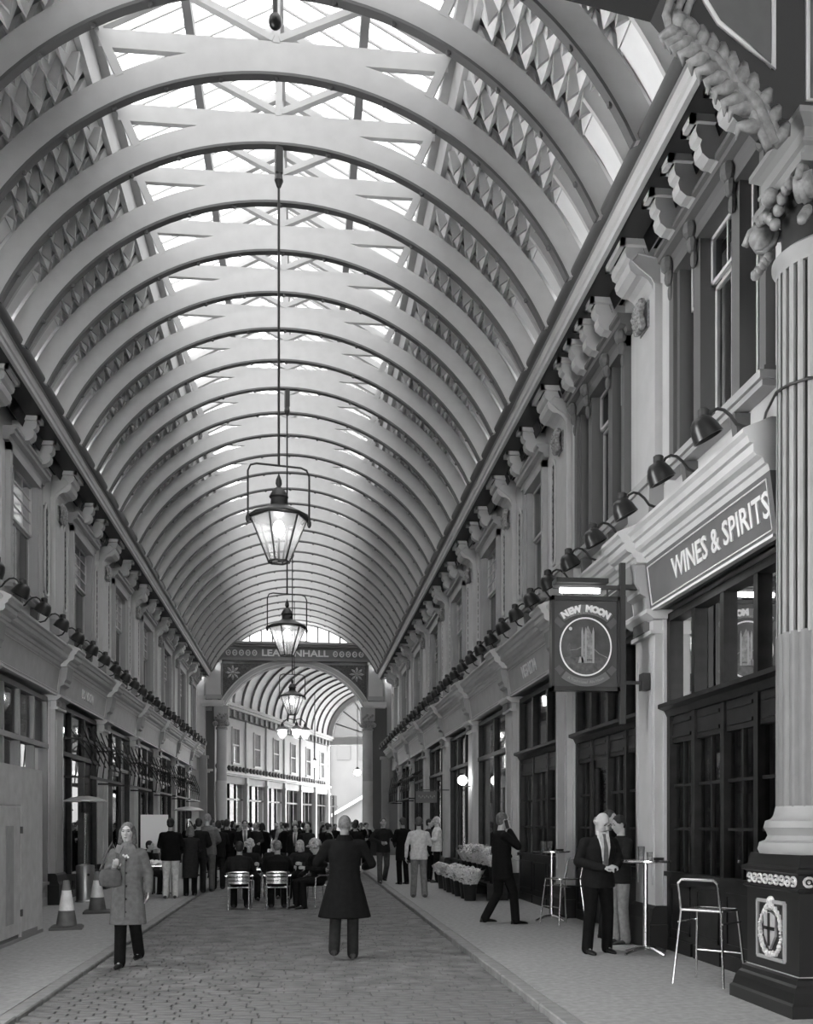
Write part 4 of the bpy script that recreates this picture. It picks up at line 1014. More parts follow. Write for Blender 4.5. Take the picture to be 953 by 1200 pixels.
# ---- bistro chairs round the table in the road
def chair(label, X, Y, rz):
    t = thing('bistro_chair', label, 'chair', (X, Y, 0.0), rz); h = .44
    for sx in (-1, 1):
        q = MB(); q.tube([(sx*.23,-.20,0),(sx*.245,-.20,.40),(sx*.25,-.19,.62),(sx*.25,-.10,.655),(sx*.25,.12,.66),(sx*.235,.23,.67)], .0135, 7); q.build('leg', M_ALU, t, True)
        q = MB(); q.tube([(sx*.20,.25,0),(sx*.20,.21,.44),(sx*.205,.25,.66),(sx*.20,.27,.74)], .0135, 7); q.build('leg', M_ALU, t, True)
        q = MB(); q.box(sx*.25-.022,sx*.25+.022,-.14,.10,.665,.68); q.build('armrest', M_ALU, t)
    for k in range(6):
        q = MB(); y = -.19 + .072*k; q.box(-.205,.205,y-.029,y+.029,h-.006,h+.008); q.build('seat_slat', M_ALU, t)
    q = MB(); q.tube([(-.225,-.21,h),(.225,-.21,h)], .012, 6); q.tube([(-.20,.21,h),(.20,.21,h)], .012, 6); q.tube([(-.225,-.2,h),(-.2,.21,h)], .012, 6); q.tube([(.225,-.2,h),(.2,.21,h)], .012, 6); q.build('seat_frame', M_ALU, t, True)
    for k, z in enumerate((.545, .615, .69)):
        q = MB(); n = 6; yb = .235 + .02*k
        q.loft([[(-.20+.4*i/n, yb+.045*sin(pi*i/n), z-.028), (-.20+.4*i/n, yb+.045*sin(pi*i/n)+.012, z-.028), (-.20+.4*i/n, yb+.045*sin(pi*i/n)+.014, z+.028), (-.20+.4*i/n, yb+.045*sin(pi*i/n)+.002, z+.028)] for i in range(n+1)]); q.build('back_slat', M_ALU, t)
    q = MB(); q.tube([(-.20,.27,.735),(-.12,.30,.75),(.12,.30,.75),(.20,.27,.735)], .0135, 7); q.build('top_rail', M_ALU, t, True)
    return t
X, Y = WP(280.5, 20.2); chair('aluminium slat-backed chair under the left-hand seated man in a dark jacket', X, Y, pi); CH1 = (X, Y)
X, Y = WP(325, 20.3); chair('aluminium slat-backed chair under the seated man in the black suit', X, Y, pi); CH2 = (X, Y)
X, Y = WP(373, 20.7); chair('aluminium armchair turned sideways under the curly-haired person', X, Y, RAD(-62)); CH3 = (X, Y)
X, Y = WP(305, 21.9)
t = thing('cafe_table', 'small square aluminium table between the seated people in the road', 'table', (X, Y+.1, 0)); CT1 = (X, Y+.1)
q = MB(); q.box(-.5,.5,-.35,.35,.71,.735); q.build('table_top', M_ALU, t)
for sx in (-1, 1):
    for sy in (-1, 1): q = MB(); q.tube([(sx*.45,sy*.3,0),(sx*.45,sy*.3,.71)], .018, 6); q.build('leg', M_ALU, t)

# ================================================================== STREET CLUTTER
def cone(label, px, d):
    X, Y = WP(px, d); t = thing('traffic_cone', label, 'traffic cone', (X, Y, gz(X)), RAD(8))
    q = MB(); q.loft([[(sx*h, sy*h, z) for sx, sy in ((-1,-1),(1,-1),(1,1),(-1,1))] for h, z in ((.25,0),(.25,.035),(.21,.06))]); q.build('base', mat('cone_base', .07, .7), t)
    f = lambda z: .165 - (z-.06)*.165
    for a, b, nm, g in ((.06,.30,'lower_body',.10), (.30,.62,'reflective_sleeve',.62), (.62,.78,'upper_body',.16)):
        q = MB(); q.lathe([(f(a),a),(f(b),b),(f(b)*.8,b+.001)], 18); q.build(nm, mat('cone_'+nm, g, .55, noise=.15, scale=9), t, True)
cone('traffic cone with one white sleeve standing against the hoarding end', 78, 16.4)
cone('traffic cone with stacked bases standing by the patio heater', 114, 19.4)
X, Y = WP(114, 19.4); q = MB(); q.box(-.26,.26,-.26,.26,.0,.03)
def heater(label, px, d, hd):
    X, Y = WP(px, d); t = thing('patio_heater', label, 'patio heater', (X, Y, gz(X)))
    q = MB(); q.lathe([(.22,0),(.22,.03),(.20,.05),(.20,.78),(.19,.80),(.05,.83)], 20); q.build('cylinder_housing', mat('heater_steel', .30, .35, metal=.8), t, True)
    q = MB(); q.lathe([(.03,.8),(.03,hd-.25)], 10); q.build('post', M_ALU, t)
    q = MB(); q.lathe([(.09,hd-.28),(.10,hd-.05),(.05,hd)], 14); q.build('burner', M_IRON, t, True)
    q = MB(); q.lathe([(.46,hd-.03),(.45,hd),(.30,hd+.06),(.10,hd+.09),(.0,hd+.09)], 28); q.build('reflector_hood', mat('heater_hood', .6, .35, metal=.6), t, True)
    q = MB(); q.ball((.10,-.17,.60), (.03,.03,.03), 8, 6); q.build('handle_hole', M_BLACKM, t)
heater('patio heater with steel cylinder base beside the traffic cones', 100, 22.4, 2.22)
heater('patio heater with pale hood rising above the standing queue', 221, 31.5, 2.12)
# hoarding
M_HOARD = mat('hoarding_plywood', .50, .7, noise=.10, scale=5)
HX, HZ, HE = -4.05, 2.52, 16.55
t = thing('hoarding', 'plain painted plywood hoarding with a hinged access door', 'hoarding', (HX, HE, gz(HX)))
for k in range(6):
    if k == 1: continue
    q = MB(); q.box(-.04,0,-1.22*(k+1)+.006,-1.22*k-.006,.04,HZ); q.build('board', M_HOARD, t)
q = MB(); q.box(-.045,-.005,-2.43,-1.23,.10,1.93); dd = q.build('door', M_HOARD, t)
q = MB(); q.box(-.04,0,-2.434,-1.226,1.95,HZ); q.build('board', M_HOARD, t)
q = MB()
for z in (.4, 1.6): q.box(-.0,.02,-1.27,-1.19,z-.05,z+.05)
q.build('hinge', M_IRON, dd)
q = MB(); q.box(0,.006,-2.0,-1.62,.28,1.66); q.build('door_panel', mat('hoarding_patch', .34, .7, noise=.1, scale=5), dd)
q = MB(); q.box(-1.2,-.045,-.05,-.01,.04,HZ); q.build('return_board', M_HOARD, t)
q = MB(); q.box(-.02,.012,-7.3,0,0,.05); q.box(-.01,.014,-1.20,-.35,.05,.12); q.build('skirting', mat('hoarding_skirting', .25, .7), t)
# white menu board
X, Y = WP(181, 26.0)
t = thing('menu_board', 'blank white free-standing board behind the queue', 'board', (X, Y, gz(X)), RAD(6))
q = MB(); q.box(-.34,.34,-.02,.02,1.05,1.92); q.build('panel', M_WHITE, t)
for s in (-1, 1): q = MB(); q.box(s*.3-.02,s*.3+.02,-.02,.02,0,1.05); q.build('leg', M_IRON, t)
# folded awning frames
def awning(side, y0, y1, label, oz=3.58, L=1.0):
    l, r = at(side, (y0+y1)/2, 0); t = thing('awning_frame', label, 'awning', l, r); w = (y1-y0)/2
    q = MB()
    for z, o in ((oz, .46), (oz-.85, .62)): q.bar((o,-w,z), (o,w,z), .05, .06)
    q.build('front_bar', M_BLACKM, t)
    for s in (-1, 1):
        q = MB()
        for z, o in ((oz, .46), (oz-.85, .62)): q.bar((0,s*w,z), (o,s*w,z), .045, .045)
        q.build('side_arm', M_BLACKM, t)
    for k in range(6):
        y = -w + 2*w*(k+.5)/6; q = MB(); q.tube([(.46,y-.3,oz+.3),(.62,y+.15,oz-.3),(.60,y-.1,oz-.85)], .016, 5); q.tube([(.1,y+.25,oz+.25),(.5,y-.2,oz-.2),(.62,y+.2,oz-.55)], .016, 5); q.build('scissor_arm', M_BLACKM, t)
L = YPL
for i, lb in ((2, 'black folding awning frame above the patio heater with cylinder base'), (3, 'black folding awning frame with scissor arms over the string of lamps'), (4, 'black folding awning frame over the white menu board'), (5, 'black folding awning frame over the slatted blinds'), (6, 'black folding awning frame nearest the arch, hoarding side')):
    awning('left', L[i]+.5, L[i+1]-.5, lb)
for i, lb in ((6, 'black folding awning frame opposite the far patio heater, pub side'), (7, 'black folding awning frame nearest the arch, pub side')):
    awning('right', YPR[i]+.5, YPR[i+1]-.5, lb, 3.5)
# string of small lamps in a left shop window
t = thing('lamp_string', 'string of small bright globes hanging in a dark shop window', 'lamps', *at('left', 28.9, 0, -.3))
q = MB(); q.tube([(0,0,1.9),(0,0,4.2)], .008, 4); q.build('cord', M_IRON, t)
for k in range(9): q = MB(); q.ball((0,0,2.0+.24*k), .065, 8, 6); q.build('globe', M_BULB, t)
# flower display
FLW = [mat('flower_pale', .62, .8, noise=.3, scale=30), mat('flower_mid', .34, .8, noise=.4, scale=30), mat('leaf_tone', .12, .7, noise=.4, scale=20)]
def bouquet(label, X, Y, z, seed, h=.62, wrap=True):
    r_ = random.Random(seed); t = thing('flower_bucket', label, 'flowers', (X, Y, z), r_.uniform(0,6))
    q = MB(); q.lathe([(.12,0),(.155,.34),(.165,.35),(.145,.35)], 14); q.build('bucket', M_BLACKM, t, True)
    q = MB()
    for i in range(26):
        a, rr_ = r_.uniform(0,2*pi), .24*sqrt(r_.random()); q.tube([(rr_*.3*cos(a), rr_*.3*sin(a), .25), (rr_*cos(a), rr_*sin(a), h*r_.uniform(.75,1))], .006, 3)
        b = r_.uniform(0,2*pi); x, y, zz = rr_*cos(a), rr_*sin(a), r_.uniform(.38, h*.8)
        q.add([(x,y,zz),(x+.05*cos(b),y+.05*sin(b),zz+.05),(x+.12*cos(b),y+.12*sin(b),zz+.04),(x+.05*cos(b+.6),y+.05*sin(b+.6),zz+.02)], [(0,1,2,3)])
    q.build('foliage', FLW[2], t)
    q = MB()
    for i in range(60):
        a, rr_ = r_.uniform(0,2*pi), .27*sqrt(r_.random()); q.ball((rr_*cos(a), rr_*sin(a), h*(1.0-.9*rr_*rr_/.12*.3) + r_.uniform(-.06,.06)), r_.uniform(.018,.045), 5, 4)
    q.build('blossom', FLW[0 if seed % 3 else 1], t)
    if wrap:
        q = MB(); n = 10
        q.loft([[( (.13+(.17)*k/3)*(1+.12*(i%2)*k/3)*cos(2*pi*i/n), (.13+.17*k/3)*(1+.12*(i%2)*k/3)*sin(2*pi*i/n), .30+.27*k/3 + .05*(i%3)*k/3) for i in range(n)] for k in range(4)], cap=False); q.build('paper_wrap', FLW[0], t)
k = 0
where = ['first', 'second', 'third', 'fourth', 'fifth', 'sixth', 'seventh']
for i in range(7):
    X, Y = 3.52 + .03*(i % 2), 21.3 + .68*i
    bouquet('%s bucket of flowers from the pub end in the front row on the pavement' % where[i], X, Y, gz(X), 11+i, .66 - .02*i)
st = thing('flower_stand', 'low dark staging carrying the back row of flower buckets', 'stand', (4.08, 23.3, gz(4.08)))
q = MB(); q.box(-.24,.24,-2.2,2.2,.30,.36); q.build('shelf', M_DARKWOOD, st)
for y in (-2.1, 0, 2.1): q = MB(); q.box(-.22,.22,y-.04,y+.04,0,.30); q.build('leg', M_DARKWOOD, st)
for i in range(6):
    bouquet('%s bucket of flowers from the pub end on the back staging' % where[i], 4.08, 21.4 + .72*i, gz(4.08)+.36, 31+i, .72)

# fitting hanging from the nearest rib, and a stay cable by the column
t = thing('pendant_fitting', 'small black pendant fitting hanging from the roof rib ahead of the lanterns', 'fitting', (XA+.02, 12.75, 11.55))
q = MB(); q.tube([(0,0,.12),(0,0,.40)], .03, 8); q.build('stem', M_IRON, t); q = MB(); q.ball((0,0,.05), (.085,.085,.10), 12, 8); q.build('head', M_BLACK, t, True)
b = Vector((4.55, 9.75, 5.62))
q = MB(); q.tube([(4.62,8.21,5.46),(4.45,8.24,5.47),(4.30,8.35,5.49),(4.20,8.52,5.50),(4.185,8.70,5.51),(4.35,9.25,5.56),b], .013, 6); o = q.build('stay_cable', M_IRON); tag(o, 'thin black cable running from the fluted column to the cornice', 'cable')
q = MB()
# ================================================================== PEOPLE
def remesh(mb, vox, m, it=6):
    me = bpy.data.meshes.new('tmp'); me.from_pydata(mb.v, [], mb.f)
    o = bpy.data.objects.new('tmp', me); COL.objects.link(o)
    r = o.modifiers.new('r', 'REMESH'); r.mode = 'VOXEL'; r.voxel_size = vox
    if it: s = o.modifiers.new('s', 'SMOOTH'); s.iterations = it; s.factor = .5
    out = bpy.data.meshes.new_from_object(o.evaluated_get(bpy.context.evaluated_depsgraph_get()))
    bpy.data.objects.remove(o); bpy.data.meshes.remove(me)
    out.materials.clear(); out.materials.append(m)
    out.polygons.foreach_set('use_smooth', [True]*len(out.polygons))
    return out
def cap_(mb, p, q, r1, r2, n=10):
    mb.tube([p, q], [r1, r2], n); mb.ball(p, r1, n, 6); mb.ball(q, r2, n, 6)
def fab(g):
    if g < .06: g *= .5
    return mat('cloth_%03d' % round(g*1000), g, .9, noise=.18, scale=18, spec=.1, bump=.15)
def skin(g): return mat('skin_%03d' % round(g*1000), g, .55, noise=.06, scale=20)
def hairm(g): return mat('hair_%03d' % round(g*1000), g, .6, noise=.4, scale=40, bump=.5)
STAND = dict(pel=(0,0,.96), che=(0,.0,1.28), nec=(0,.015,1.49), hea=(0,-.025,1.63),
    sho=(.18,.01,1.395), elb=(.245,.04,1.13), wri=(.25,-.04,.88), hip=(.09,0,.93), kne=(.10,-.02,.50), ank=(.105,.02,.085))
SIT = dict(pel=(0,.02,.545), che=(0,-.02,.87), nec=(0,-.05,1.07), hea=(0,-.095,1.20),
    sho=(.185,-.03,.975), elb=(.26,-.10,.74), wri=(.16,-.34,.78), hip=(.10,-.02,.54), kne=(.13,-.44,.50), ank=(.13,-.42,.085))
def hand(mb, w, d, n, curl=.5, k=1.0, side=1):
    """palm and five fingers from wrist w along d; n = palm normal"""
    d = Vector(d).normalized(); n = Vector(n); n = (n - d*n.dot(d)).normalized(); c = d.cross(n)*side
    w = Vector(w); pc = w + d*.05*k
    for s in (-.022, -.007, .008, .023): cap_(mb, w + d*.01*k + c*s*.7*k, w + d*.085*k + c*s*k, .013*k, .012*k, 6)
    for i, (s, L) in enumerate(((-.030,.062),(-.010,.074),(.011,.080),(.031,.070))):
        b = w + d*.088*k + c*s*k; a = curl*.9
        d1 = d*cos(a) + n*sin(a); d2 = d*cos(2.1*a) + n*sin(2.1*a)
        m = b + d1*L*.55*k; e = m + d2*L*.5*k
        cap_(mb, b, m, .0092*k, .0085*k, 6); cap_(mb, m, e, .0085*k, .007*k, 6)
    b = w + d*.03*k + c*.028*k; m = b + (d*.6 + c*.7 + n*.3).normalized()*.042*k; e = m + (d*.9 + c*.2 + n*.4).normalized()*.034*k
    cap_(mb, b, m, .0125*k, .0105*k, 6); cap_(mb, m, e, .0105*k, .008*k, 6)
def headmat(J, yaw, pitch, roll=0):
    return Matrix.Translation(J['hea']) @ Matrix.Rotation(yaw,4,'Z') @ Matrix.Rotation(pitch,4,'X') @ Matrix.Rotation(roll,4,'Y')
def person(label, X, Y, rz, h=1.75, seat=False, pose=None, top='jacket', tg=.03, hem=None, flare=1.0, leg=.03, shoe=.02, sk=.42,
           hair='short', hg=.04, yaw=0, pitch=0, vox=.02, curl=.5, group=None, z=None, extras=None, girth=1.0, collar=None, hands=None):
    J = dict(SIT if seat else STAND); P = {}
    for kk, v in J.items():
        if kk in ('pel','che','nec','hea'): P[kk] = Vector(v)
        else: P[kk+'a'] = Vector(v); P[kk+'b'] = Vector((-v[0], v[1], v[2]))
    for kk, v in (pose or {}).items(): P[kk] = Vector(v)
    t = thing('person', label, 'person', (X, Y, gz(X) if z is None else z), rz, group); t.scale = (h/1.75,)*3
    HM = headmat(P, yaw, pitch)
    # --- body: one continuous skin
    b = MB(); hb = MB()
    hb.ball((0,.012,.012), (.076,.096,.104), 14, 10); hb.ball((0,-.022,-.048), (.060,.070,.072), 12, 8); hb.ball((0,-.055,-.088), (.034,.032,.030), 8, 6)
    cap_(hb, (0,-.088,.012), (0,-.110,-.022), .011, .016, 6); hb.ball((0,-.078,.038), (.050,.022,.014), 8, 6); hb.ball((0,-.088,-.058), (.026,.014,.010), 8, 5)
    for s in (-1, 1): hb.ball((s*.078,.008,-.01), (.012,.022,.032), 6, 6); hb.ball((s*.036,-.070,-.022), (.024,.022,.026), 6, 6)
    b.add([HM @ Vector(v) for v in hb.v], hb.f)
    cap_(b, P['nec'] + Vector((0,.0,-.04)), HM @ Vector((0,.02,-.06)), .058, .054)
    cap_(b, P['pel'], P['che'], .10, .12); cap_(b, P['che'], P['nec'] + Vector((0,0,-.07)), .11, .06)
    for s in 'ab':
        cap_(b, P['nec'] + Vector((0,0,-.10)), P['sho'+s] + Vector((0,0,-.03)), .04, .035); cap_(b, P['sho'+s], P['elb'+s], .044, .036); cap_(b, P['elb'+s], P['wri'+s], .034, .025)
        cap_(b, P['pel'], P['hip'+s], .09, .085); cap_(b, P['hip'+s], P['kne'+s], .07, .05); cap_(b, P['kne'+s], P['ank'+s], .045, .028)
        cap_(b, P['ank'+s], P['ank'+s] + Vector((0,-.10,-.055)), .028, .014)
        hd = (hands or {}).get(s)
        d = hd[0] if hd else (P['wri'+s]-P['elb'+s]); n = hd[1] if hd else Vector((-1 if s == 'a' else 1, -.2, 0))
        hand(b, P['wri'+s], d, n, curl if not hd else hd[2], 1.0 if vox < .015 else 1.15, 1 if s == 'a' else -1)
    link('body', remesh(b, vox*.75, skin(sk), 3 if vox < .015 else 2), t)
    # eyes and mouth
    q = MB()
    for s in (-1, 1): q.ball((s*.033,-.086,.012), (.015,.009,.007), 6, 4)
    q.ball((0,-.104,-.062), (.022,.004,.004), 6, 4)
    for s in (-1, 1): q.ball((s*.035,-.096,.036), (.020,.008,.005), 6, 4)
    q.v = [tuple(HM @ Vector(v)) for v in q.v]; q.build('eyes_and_mouth', skin(sk*.22), t)
    # hair
    if hair:
        q = MB()
        if hair == 'shaved': q.ball((0,.020,.020), (.080,.096,.100), 14, 10)
        elif hair == 'balding':
            q.ball((0,.045,-.02), (.088,.078,.062), 12, 8); q.ball((0,.02,-.005), (.0865,.06,.04), 12, 8)
        elif hair == 'short': q.ball((0,.024,.030), (.086,.098,.098), 14, 10); q.ball((0,.050,-.02), (.078,.068,.07), 10, 8)
        elif hair == 'long':
            q.ball((0,.026,.030), (.090,.100,.100), 14, 10); q.ball((0,.070,-.07), (.085,.06,.11), 10, 8)
            for s in (-1, 1): cap_(q, (s*.075,.01,.02), (s*.088,.01,-.12), .030, .030, 8)
        elif hair == 'curly':
            r_ = random.Random(4); q.ball((0,.03,.04), (.10,.11,.10), 12, 8)
            for i in range(40):
                a, e = r_.uniform(0,2*pi), r_.uniform(-.5,1.5); c = Vector((.105*cos(a)*cos(e), .03+.115*sin(a)*cos(e), .03+.115*sin(e)))
                if not (c.y < -.05 and c.z < .06): q.ball(c, .028, 6, 5)
        q.v = [tuple(HM @ Vector(v)) for v in q.v]
        link('hair', remesh(q, min(vox, .012), hairm(hg), 2), t)
    # --- trousers
    q = MB(); g = girth
    q.ball(P['pel'] + Vector((0,0,-.02)), (.165*g,.125*g,.12), 12, 8)
    for s in 'ab':
        cap_(q, P['hip'+s], P['kne'+s], .098*g, .076, 12); cap_(q, P['kne'+s], P['ank'+s] + Vector((0,.005,-.025)), .074, .070, 12)
    link('trousers', remesh(q, vox, fab(leg), 4), t)
    # --- shoes
    for s in 'ab':
        a = P['ank'+s]; q = MB(); n = 10; rings = []
        for yy, w, hh in ((.085,.012,.02),(.07,.036,.07),(.02,.042,.085),(-.05,.046,.065),(-.11,.048,.05),(-.16,.040,.038),(-.195,.016,.02)):
            rings.append([(a.x + w*cos(2*pi*i/n), a.y+yy, a.z-.085 + max(0, hh*.5 + hh*.5*sin(2*pi*i/n))) for i in range(n)])
        q.loft(rings); q.build('shoe', mat('shoe_%03d' % round(shoe*1000), shoe*.6, .45, spec=.25), t, True)
    # --- upper garment
    q = MB(); N = 16; rings = []
    side = (P['shoa']-P['shob']).normalized()
    up0 = (P['nec']-P['pel']).normalized(); fw = side.cross(up0).normalized()
    def ring(c, rx, ry): return [c + side*rx*cos(2*pi*i/N) + fw*ry*sin(2*pi*i/N) for i in range(N)]
    S = [(P['nec']-up0*.018, .066, .066), (P['nec']-up0*.04, .085, .078), (P['nec']-up0*.065, .155, .10), (P['nec']-up0*.11, .195, .118), (P['che']+up0*.03, .200*g, .135*g), (P['che']-up0*.12, .182*g, .135*g),
         (P['pel']+up0*.10, .178*g, .132*g), (P['pel'], .190*g, .142*g)]
    if seat: S = S[:-1] + [(P['pel']-up0*.02, .20*g, .15*g)]
    hz = hem if hem is not None else P['pel'].z - .14
    if not seat and hz < P['pel'].z:
        kmid = (P['knea']+P['kneb'])/2; nst = 5 if P['pel'].z-hz > .3 else 2
        for i in range(1, nst+1):
            f = i/nst; zz = P['pel'].z + (hz-P['pel'].z)*f; ff = min(1, (P['pel'].z-zz)/(P['pel'].z-.5)); c = P['pel'].lerp(Vector((kmid.x, kmid.y, .5)), ff*.6); c.z = zz
            S.append((c, .190*g*(1+(flare-1)*f) + .006, .145*g*(1+(flare-1)*f)))
    q.loft([ring(*s) for s in S])
    sl = .072 if top in ('coat','jacket') else .062
    for s in 'ab':
        inner = P['nec']-up0*.09
        cap_(q, inner.lerp(P['sho'+s], .6) - Vector((0,0,.01)), P['sho'+s] - Vector((0,0,.02)), .065, sl, 12)
        cap_(q, P['sho'+s] - Vector((0,0,.02)), P['elb'+s], sl-.002, sl-.012, 12); cap_(q, P['elb'+s], P['elb'+s].lerp(P['wri'+s], .97), sl-.012, sl-.024, 12)
    gm = link(top, remesh(q, vox, fab(tg), 4), t)
    if collar is not None:
        q = MB(); q.loft([ring(P['nec']+up0*.018, .078, .074), ring(P['nec']-up0*.055, .115, .10)], cap=False); q.loft([ring(P['nec']+up0*.018, .070, .066), ring(P['nec']-up0*.055, .10, .09)], cap=False); q.build('collar', fab(collar), gm)
    if extras: extras(t, P, HM, gm)
    return t
# ---- the woman in the long coat, walking towards the camera
def ex_woman(t, P, HM, gm):
    q = MB()
    for i in range(5): q.ball((.012, -.150 - (.015 if i > 2 else 0), 1.30-.155*i), .014, 8, 5)
    q.build('button', M_BLACKM, gm)
    q = MB()
    for s in (-1, 1): q.prism([(s*.02,1.47),(s*.10,1.49),(s*.135,1.40),(s*.06,1.375)], lambda a,b,u:(a,u-(.05 if abs(a) < .07 else .02),b), -.105, -.085)
    q.build('lapel', fab(.16), gm)
    q = MB(); q.bar((.005,-.160,1.30),(.005,-.185,.62), .008, .008); q.build('front_edge', fab(.08), gm)
    q = MB()
    for x, z in ((-.02,1.36),(.0,1.345),(.02,1.355),(.035,1.335)): q.ball((x,-.145,z), .014, 6, 4)
    q.build('brooch', M_SILVER, gm)
X, Y = WP(150, 12.05)
woman = person('woman in a knee-length grey buttoned coat and dark trousers walking with a shoulder bag', X, Y, RAD(-4), 1.70, tg=.135, top='coat', hem=.52, flare=1.22, leg=.018, shoe=.015, sk=.40, hair='long', hg=.10, vox=.011, collar=.16, extras=ex_woman, girth=.95,
    pose=dict(shob=(-.165,.0,1.39), elbb=(-.245,.03,1.16), wrib=(-.125,-.17,1.20), shoa=(.165,.0,1.39), elba=(.235,.06,1.14), wria=(.26,-.06,.92), kneb=(-.08,-.03,.49), ankb=(-.085,-.06,.085), knea=(.10,-.06,.50), anka=(.10,.14,.17)),
    hands={'b': (Vector((.3,-.6,.5)), Vector((0,.5,1)), .9)})
hb = thing('handbag', 'soft grey shoulder bag under the arm of the woman in the grey coat', 'bag', (X-.17, Y-.19, .95), RAD(-4))
q = MB(); q.loft([[(x*w, y*dd, z) for x, y in [(cos(2*pi*i/14), sin(2*pi*i/14)) for i in range(14)]] for w, dd, z in ((.06,.03,0),(.12,.05,.02),(.135,.055,.10),(.12,.05,.18),(.09,.04,.21))]); q.build('pouch', fab(.085), hb, True)
q = MB(); q.tube([(-.11,0,.20),(-.06,.04,.38),(.0,.10,.52),(.05,.10,.40),(.10,0,.21)], .013, 6); q.build('strap', fab(.09), hb, True)
# ---- man in the long dark overcoat, back to the camera
X, Y = WP(404, 12.85)
person('bald man in a flared black overcoat walking away up the road', X, Y, pi - RAD(4), 1.80, tg=.020, top='coat', hem=.50, flare=1.62, leg=.045, shoe=.03, sk=.26, hair='shaved', hg=.16, vox=.012, girth=1.05, collar=.015,
    pose=dict(shoa=(.205,.0,1.40), shob=(-.205,.0,1.40), elba=(.34,-.06,1.16), wria=(.26,-.30,1.13), elbb=(-.33,-.04,1.15), wrib=(-.24,-.28,1.10), kneb=(-.10,-.05,.50), ankb=(-.10,.03,.085), knea=(.11,-.02,.50), anka=(.12,.22,.15)))
# ---- balding man in a suit, looking at his hands
def ex_suit(t, P, HM, gm):
    c, n = P['che'].y, P['nec'].y; big = .018 if abs(c) > .01 else 0
    fr = lambda z: (n-.085) + (1.47-z)/.16*((c-.136-big)-(n-.085)) if z > 1.31 else c-.136-big + (1.31-z)*.02
    def flat(nm, poly, g, off):
        q = MB(); k = len(poly); q.add([(a, fr(b)-off, b) for a, b in poly] + [(a, fr(b)+.05, b) for a, b in poly], [tuple(range(k)), tuple(range(k, 2*k))[::-1]] + [(i, (i+1) % k, k+(i+1) % k, k+i) for i in range(k)]); q.build(nm, fab(g), gm)
    def strip(nm, zs, ws, g, off):
        q = MB(); q.loft([[(-w, fr(z)-off, z), (w, fr(z)-off, z), (w, fr(z)+.05, z), (-w, fr(z)+.05, z)] for z, w in zip(zs, ws)]); q.build(nm, fab(g), gm)
    strip('shirt_front', (1.49,1.42,1.31,1.20,1.08), (.055,.07,.06,.045,.018), .5, .006)
    strip('tie', (1.47,1.42,1.31,1.20,1.08), (.02,.016,.026,.033,.03), .12, .014)
    for s in (-1, 1): flat('shirt_collar', [(s*.015,1.48),(s*.07,1.505),(s*.06,1.44)], .55, .012)
X, Y = WP(701, 12.75)
person('balding man in a dark open suit and tie looking down at his hands', X, Y, RAD(14), 1.77, tg=.022, leg=.014, shoe=.015, sk=.40, hair='balding', hg=.30, pitch=RAD(34), yaw=RAD(12), vox=.011, girth=1.12, extras=ex_suit,
    pose=dict(che=(0,-.03,1.27), nec=(0,-.05,1.475), hea=(0,-.105,1.61), shoa=(.195,-.02,1.38), shob=(-.195,-.02,1.38), elba=(.29,-.02,1.14), wria=(.085,-.29,1.07), elbb=(-.29,-.02,1.13), wrib=(-.10,-.29,1.06), kneb=(-.13,-.03,.50), ankb=(-.15,.0,.085), knea=(.12,-.03,.50), anka=(.14,.02,.085)),
    hands={'a': (Vector((-.8,-.5,.15)), Vector((-.2,.4,-1)), .8), 'b': (Vector((.8,-.5,.1)), Vector((.2,.4,-1)), .8)})
X, Y = WP(737, 13.75)
person('dark-haired person in a dark jacket and pale jeans standing behind the balding man', X-.12, Y, RAD(-75), 1.72, tg=.03, leg=.20, shoe=.05, sk=.34, hair='short', hg=.012, pitch=RAD(18), vox=.015,
    pose=dict(elba=(.24,-.06,1.16), wria=(.10,-.28,1.15), elbb=(-.24,-.06,1.16), wrib=(-.10,-.28,1.10)))
X, Y = WP(716, 14.4)
person('man mostly hidden behind the balding man, facing the bar tables', X-.03, Y, RAD(40), 1.80, tg=.03, leg=.03, sk=.36, hair='short', hg=.04, vox=.018)
# ---- man on the telephone
X, Y = WP(588, 16.55)
person('man in a black suit striding along the pavement with a phone at his ear', X, Y, RAD(100), 1.80, tg=.014, leg=.014, shoe=.015, sk=.36, hair='short', hg=.10, vox=.012, hem=.70, girth=1.08,
    pose=dict(elbb=(-.27,-.17,1.22), wrib=(-.125,-.085,1.465), elba=(.26,.02,1.13), wria=(.20,-.22,1.05), kneb=(-.10,-.16,.50), ankb=(-.10,-.20,.085), knea=(.10,.02,.48), anka=(.10,.24,.11)),
    hands={'b': (Vector((.12,.25,.95)), Vector((1,0,0)), .7)})
q = MB(); q.box(-.012,.012,-.025,.025,-.07,.07); o = q.build('mobile_phone', M_BLACKM); o.location = (X+.06, Y-.12, gz(X)+1.61); o.rotation_euler = (RAD(-15), 0, RAD(100)); tag(o, 'small dark mobile phone held to the ear of the man in black', 'phone')
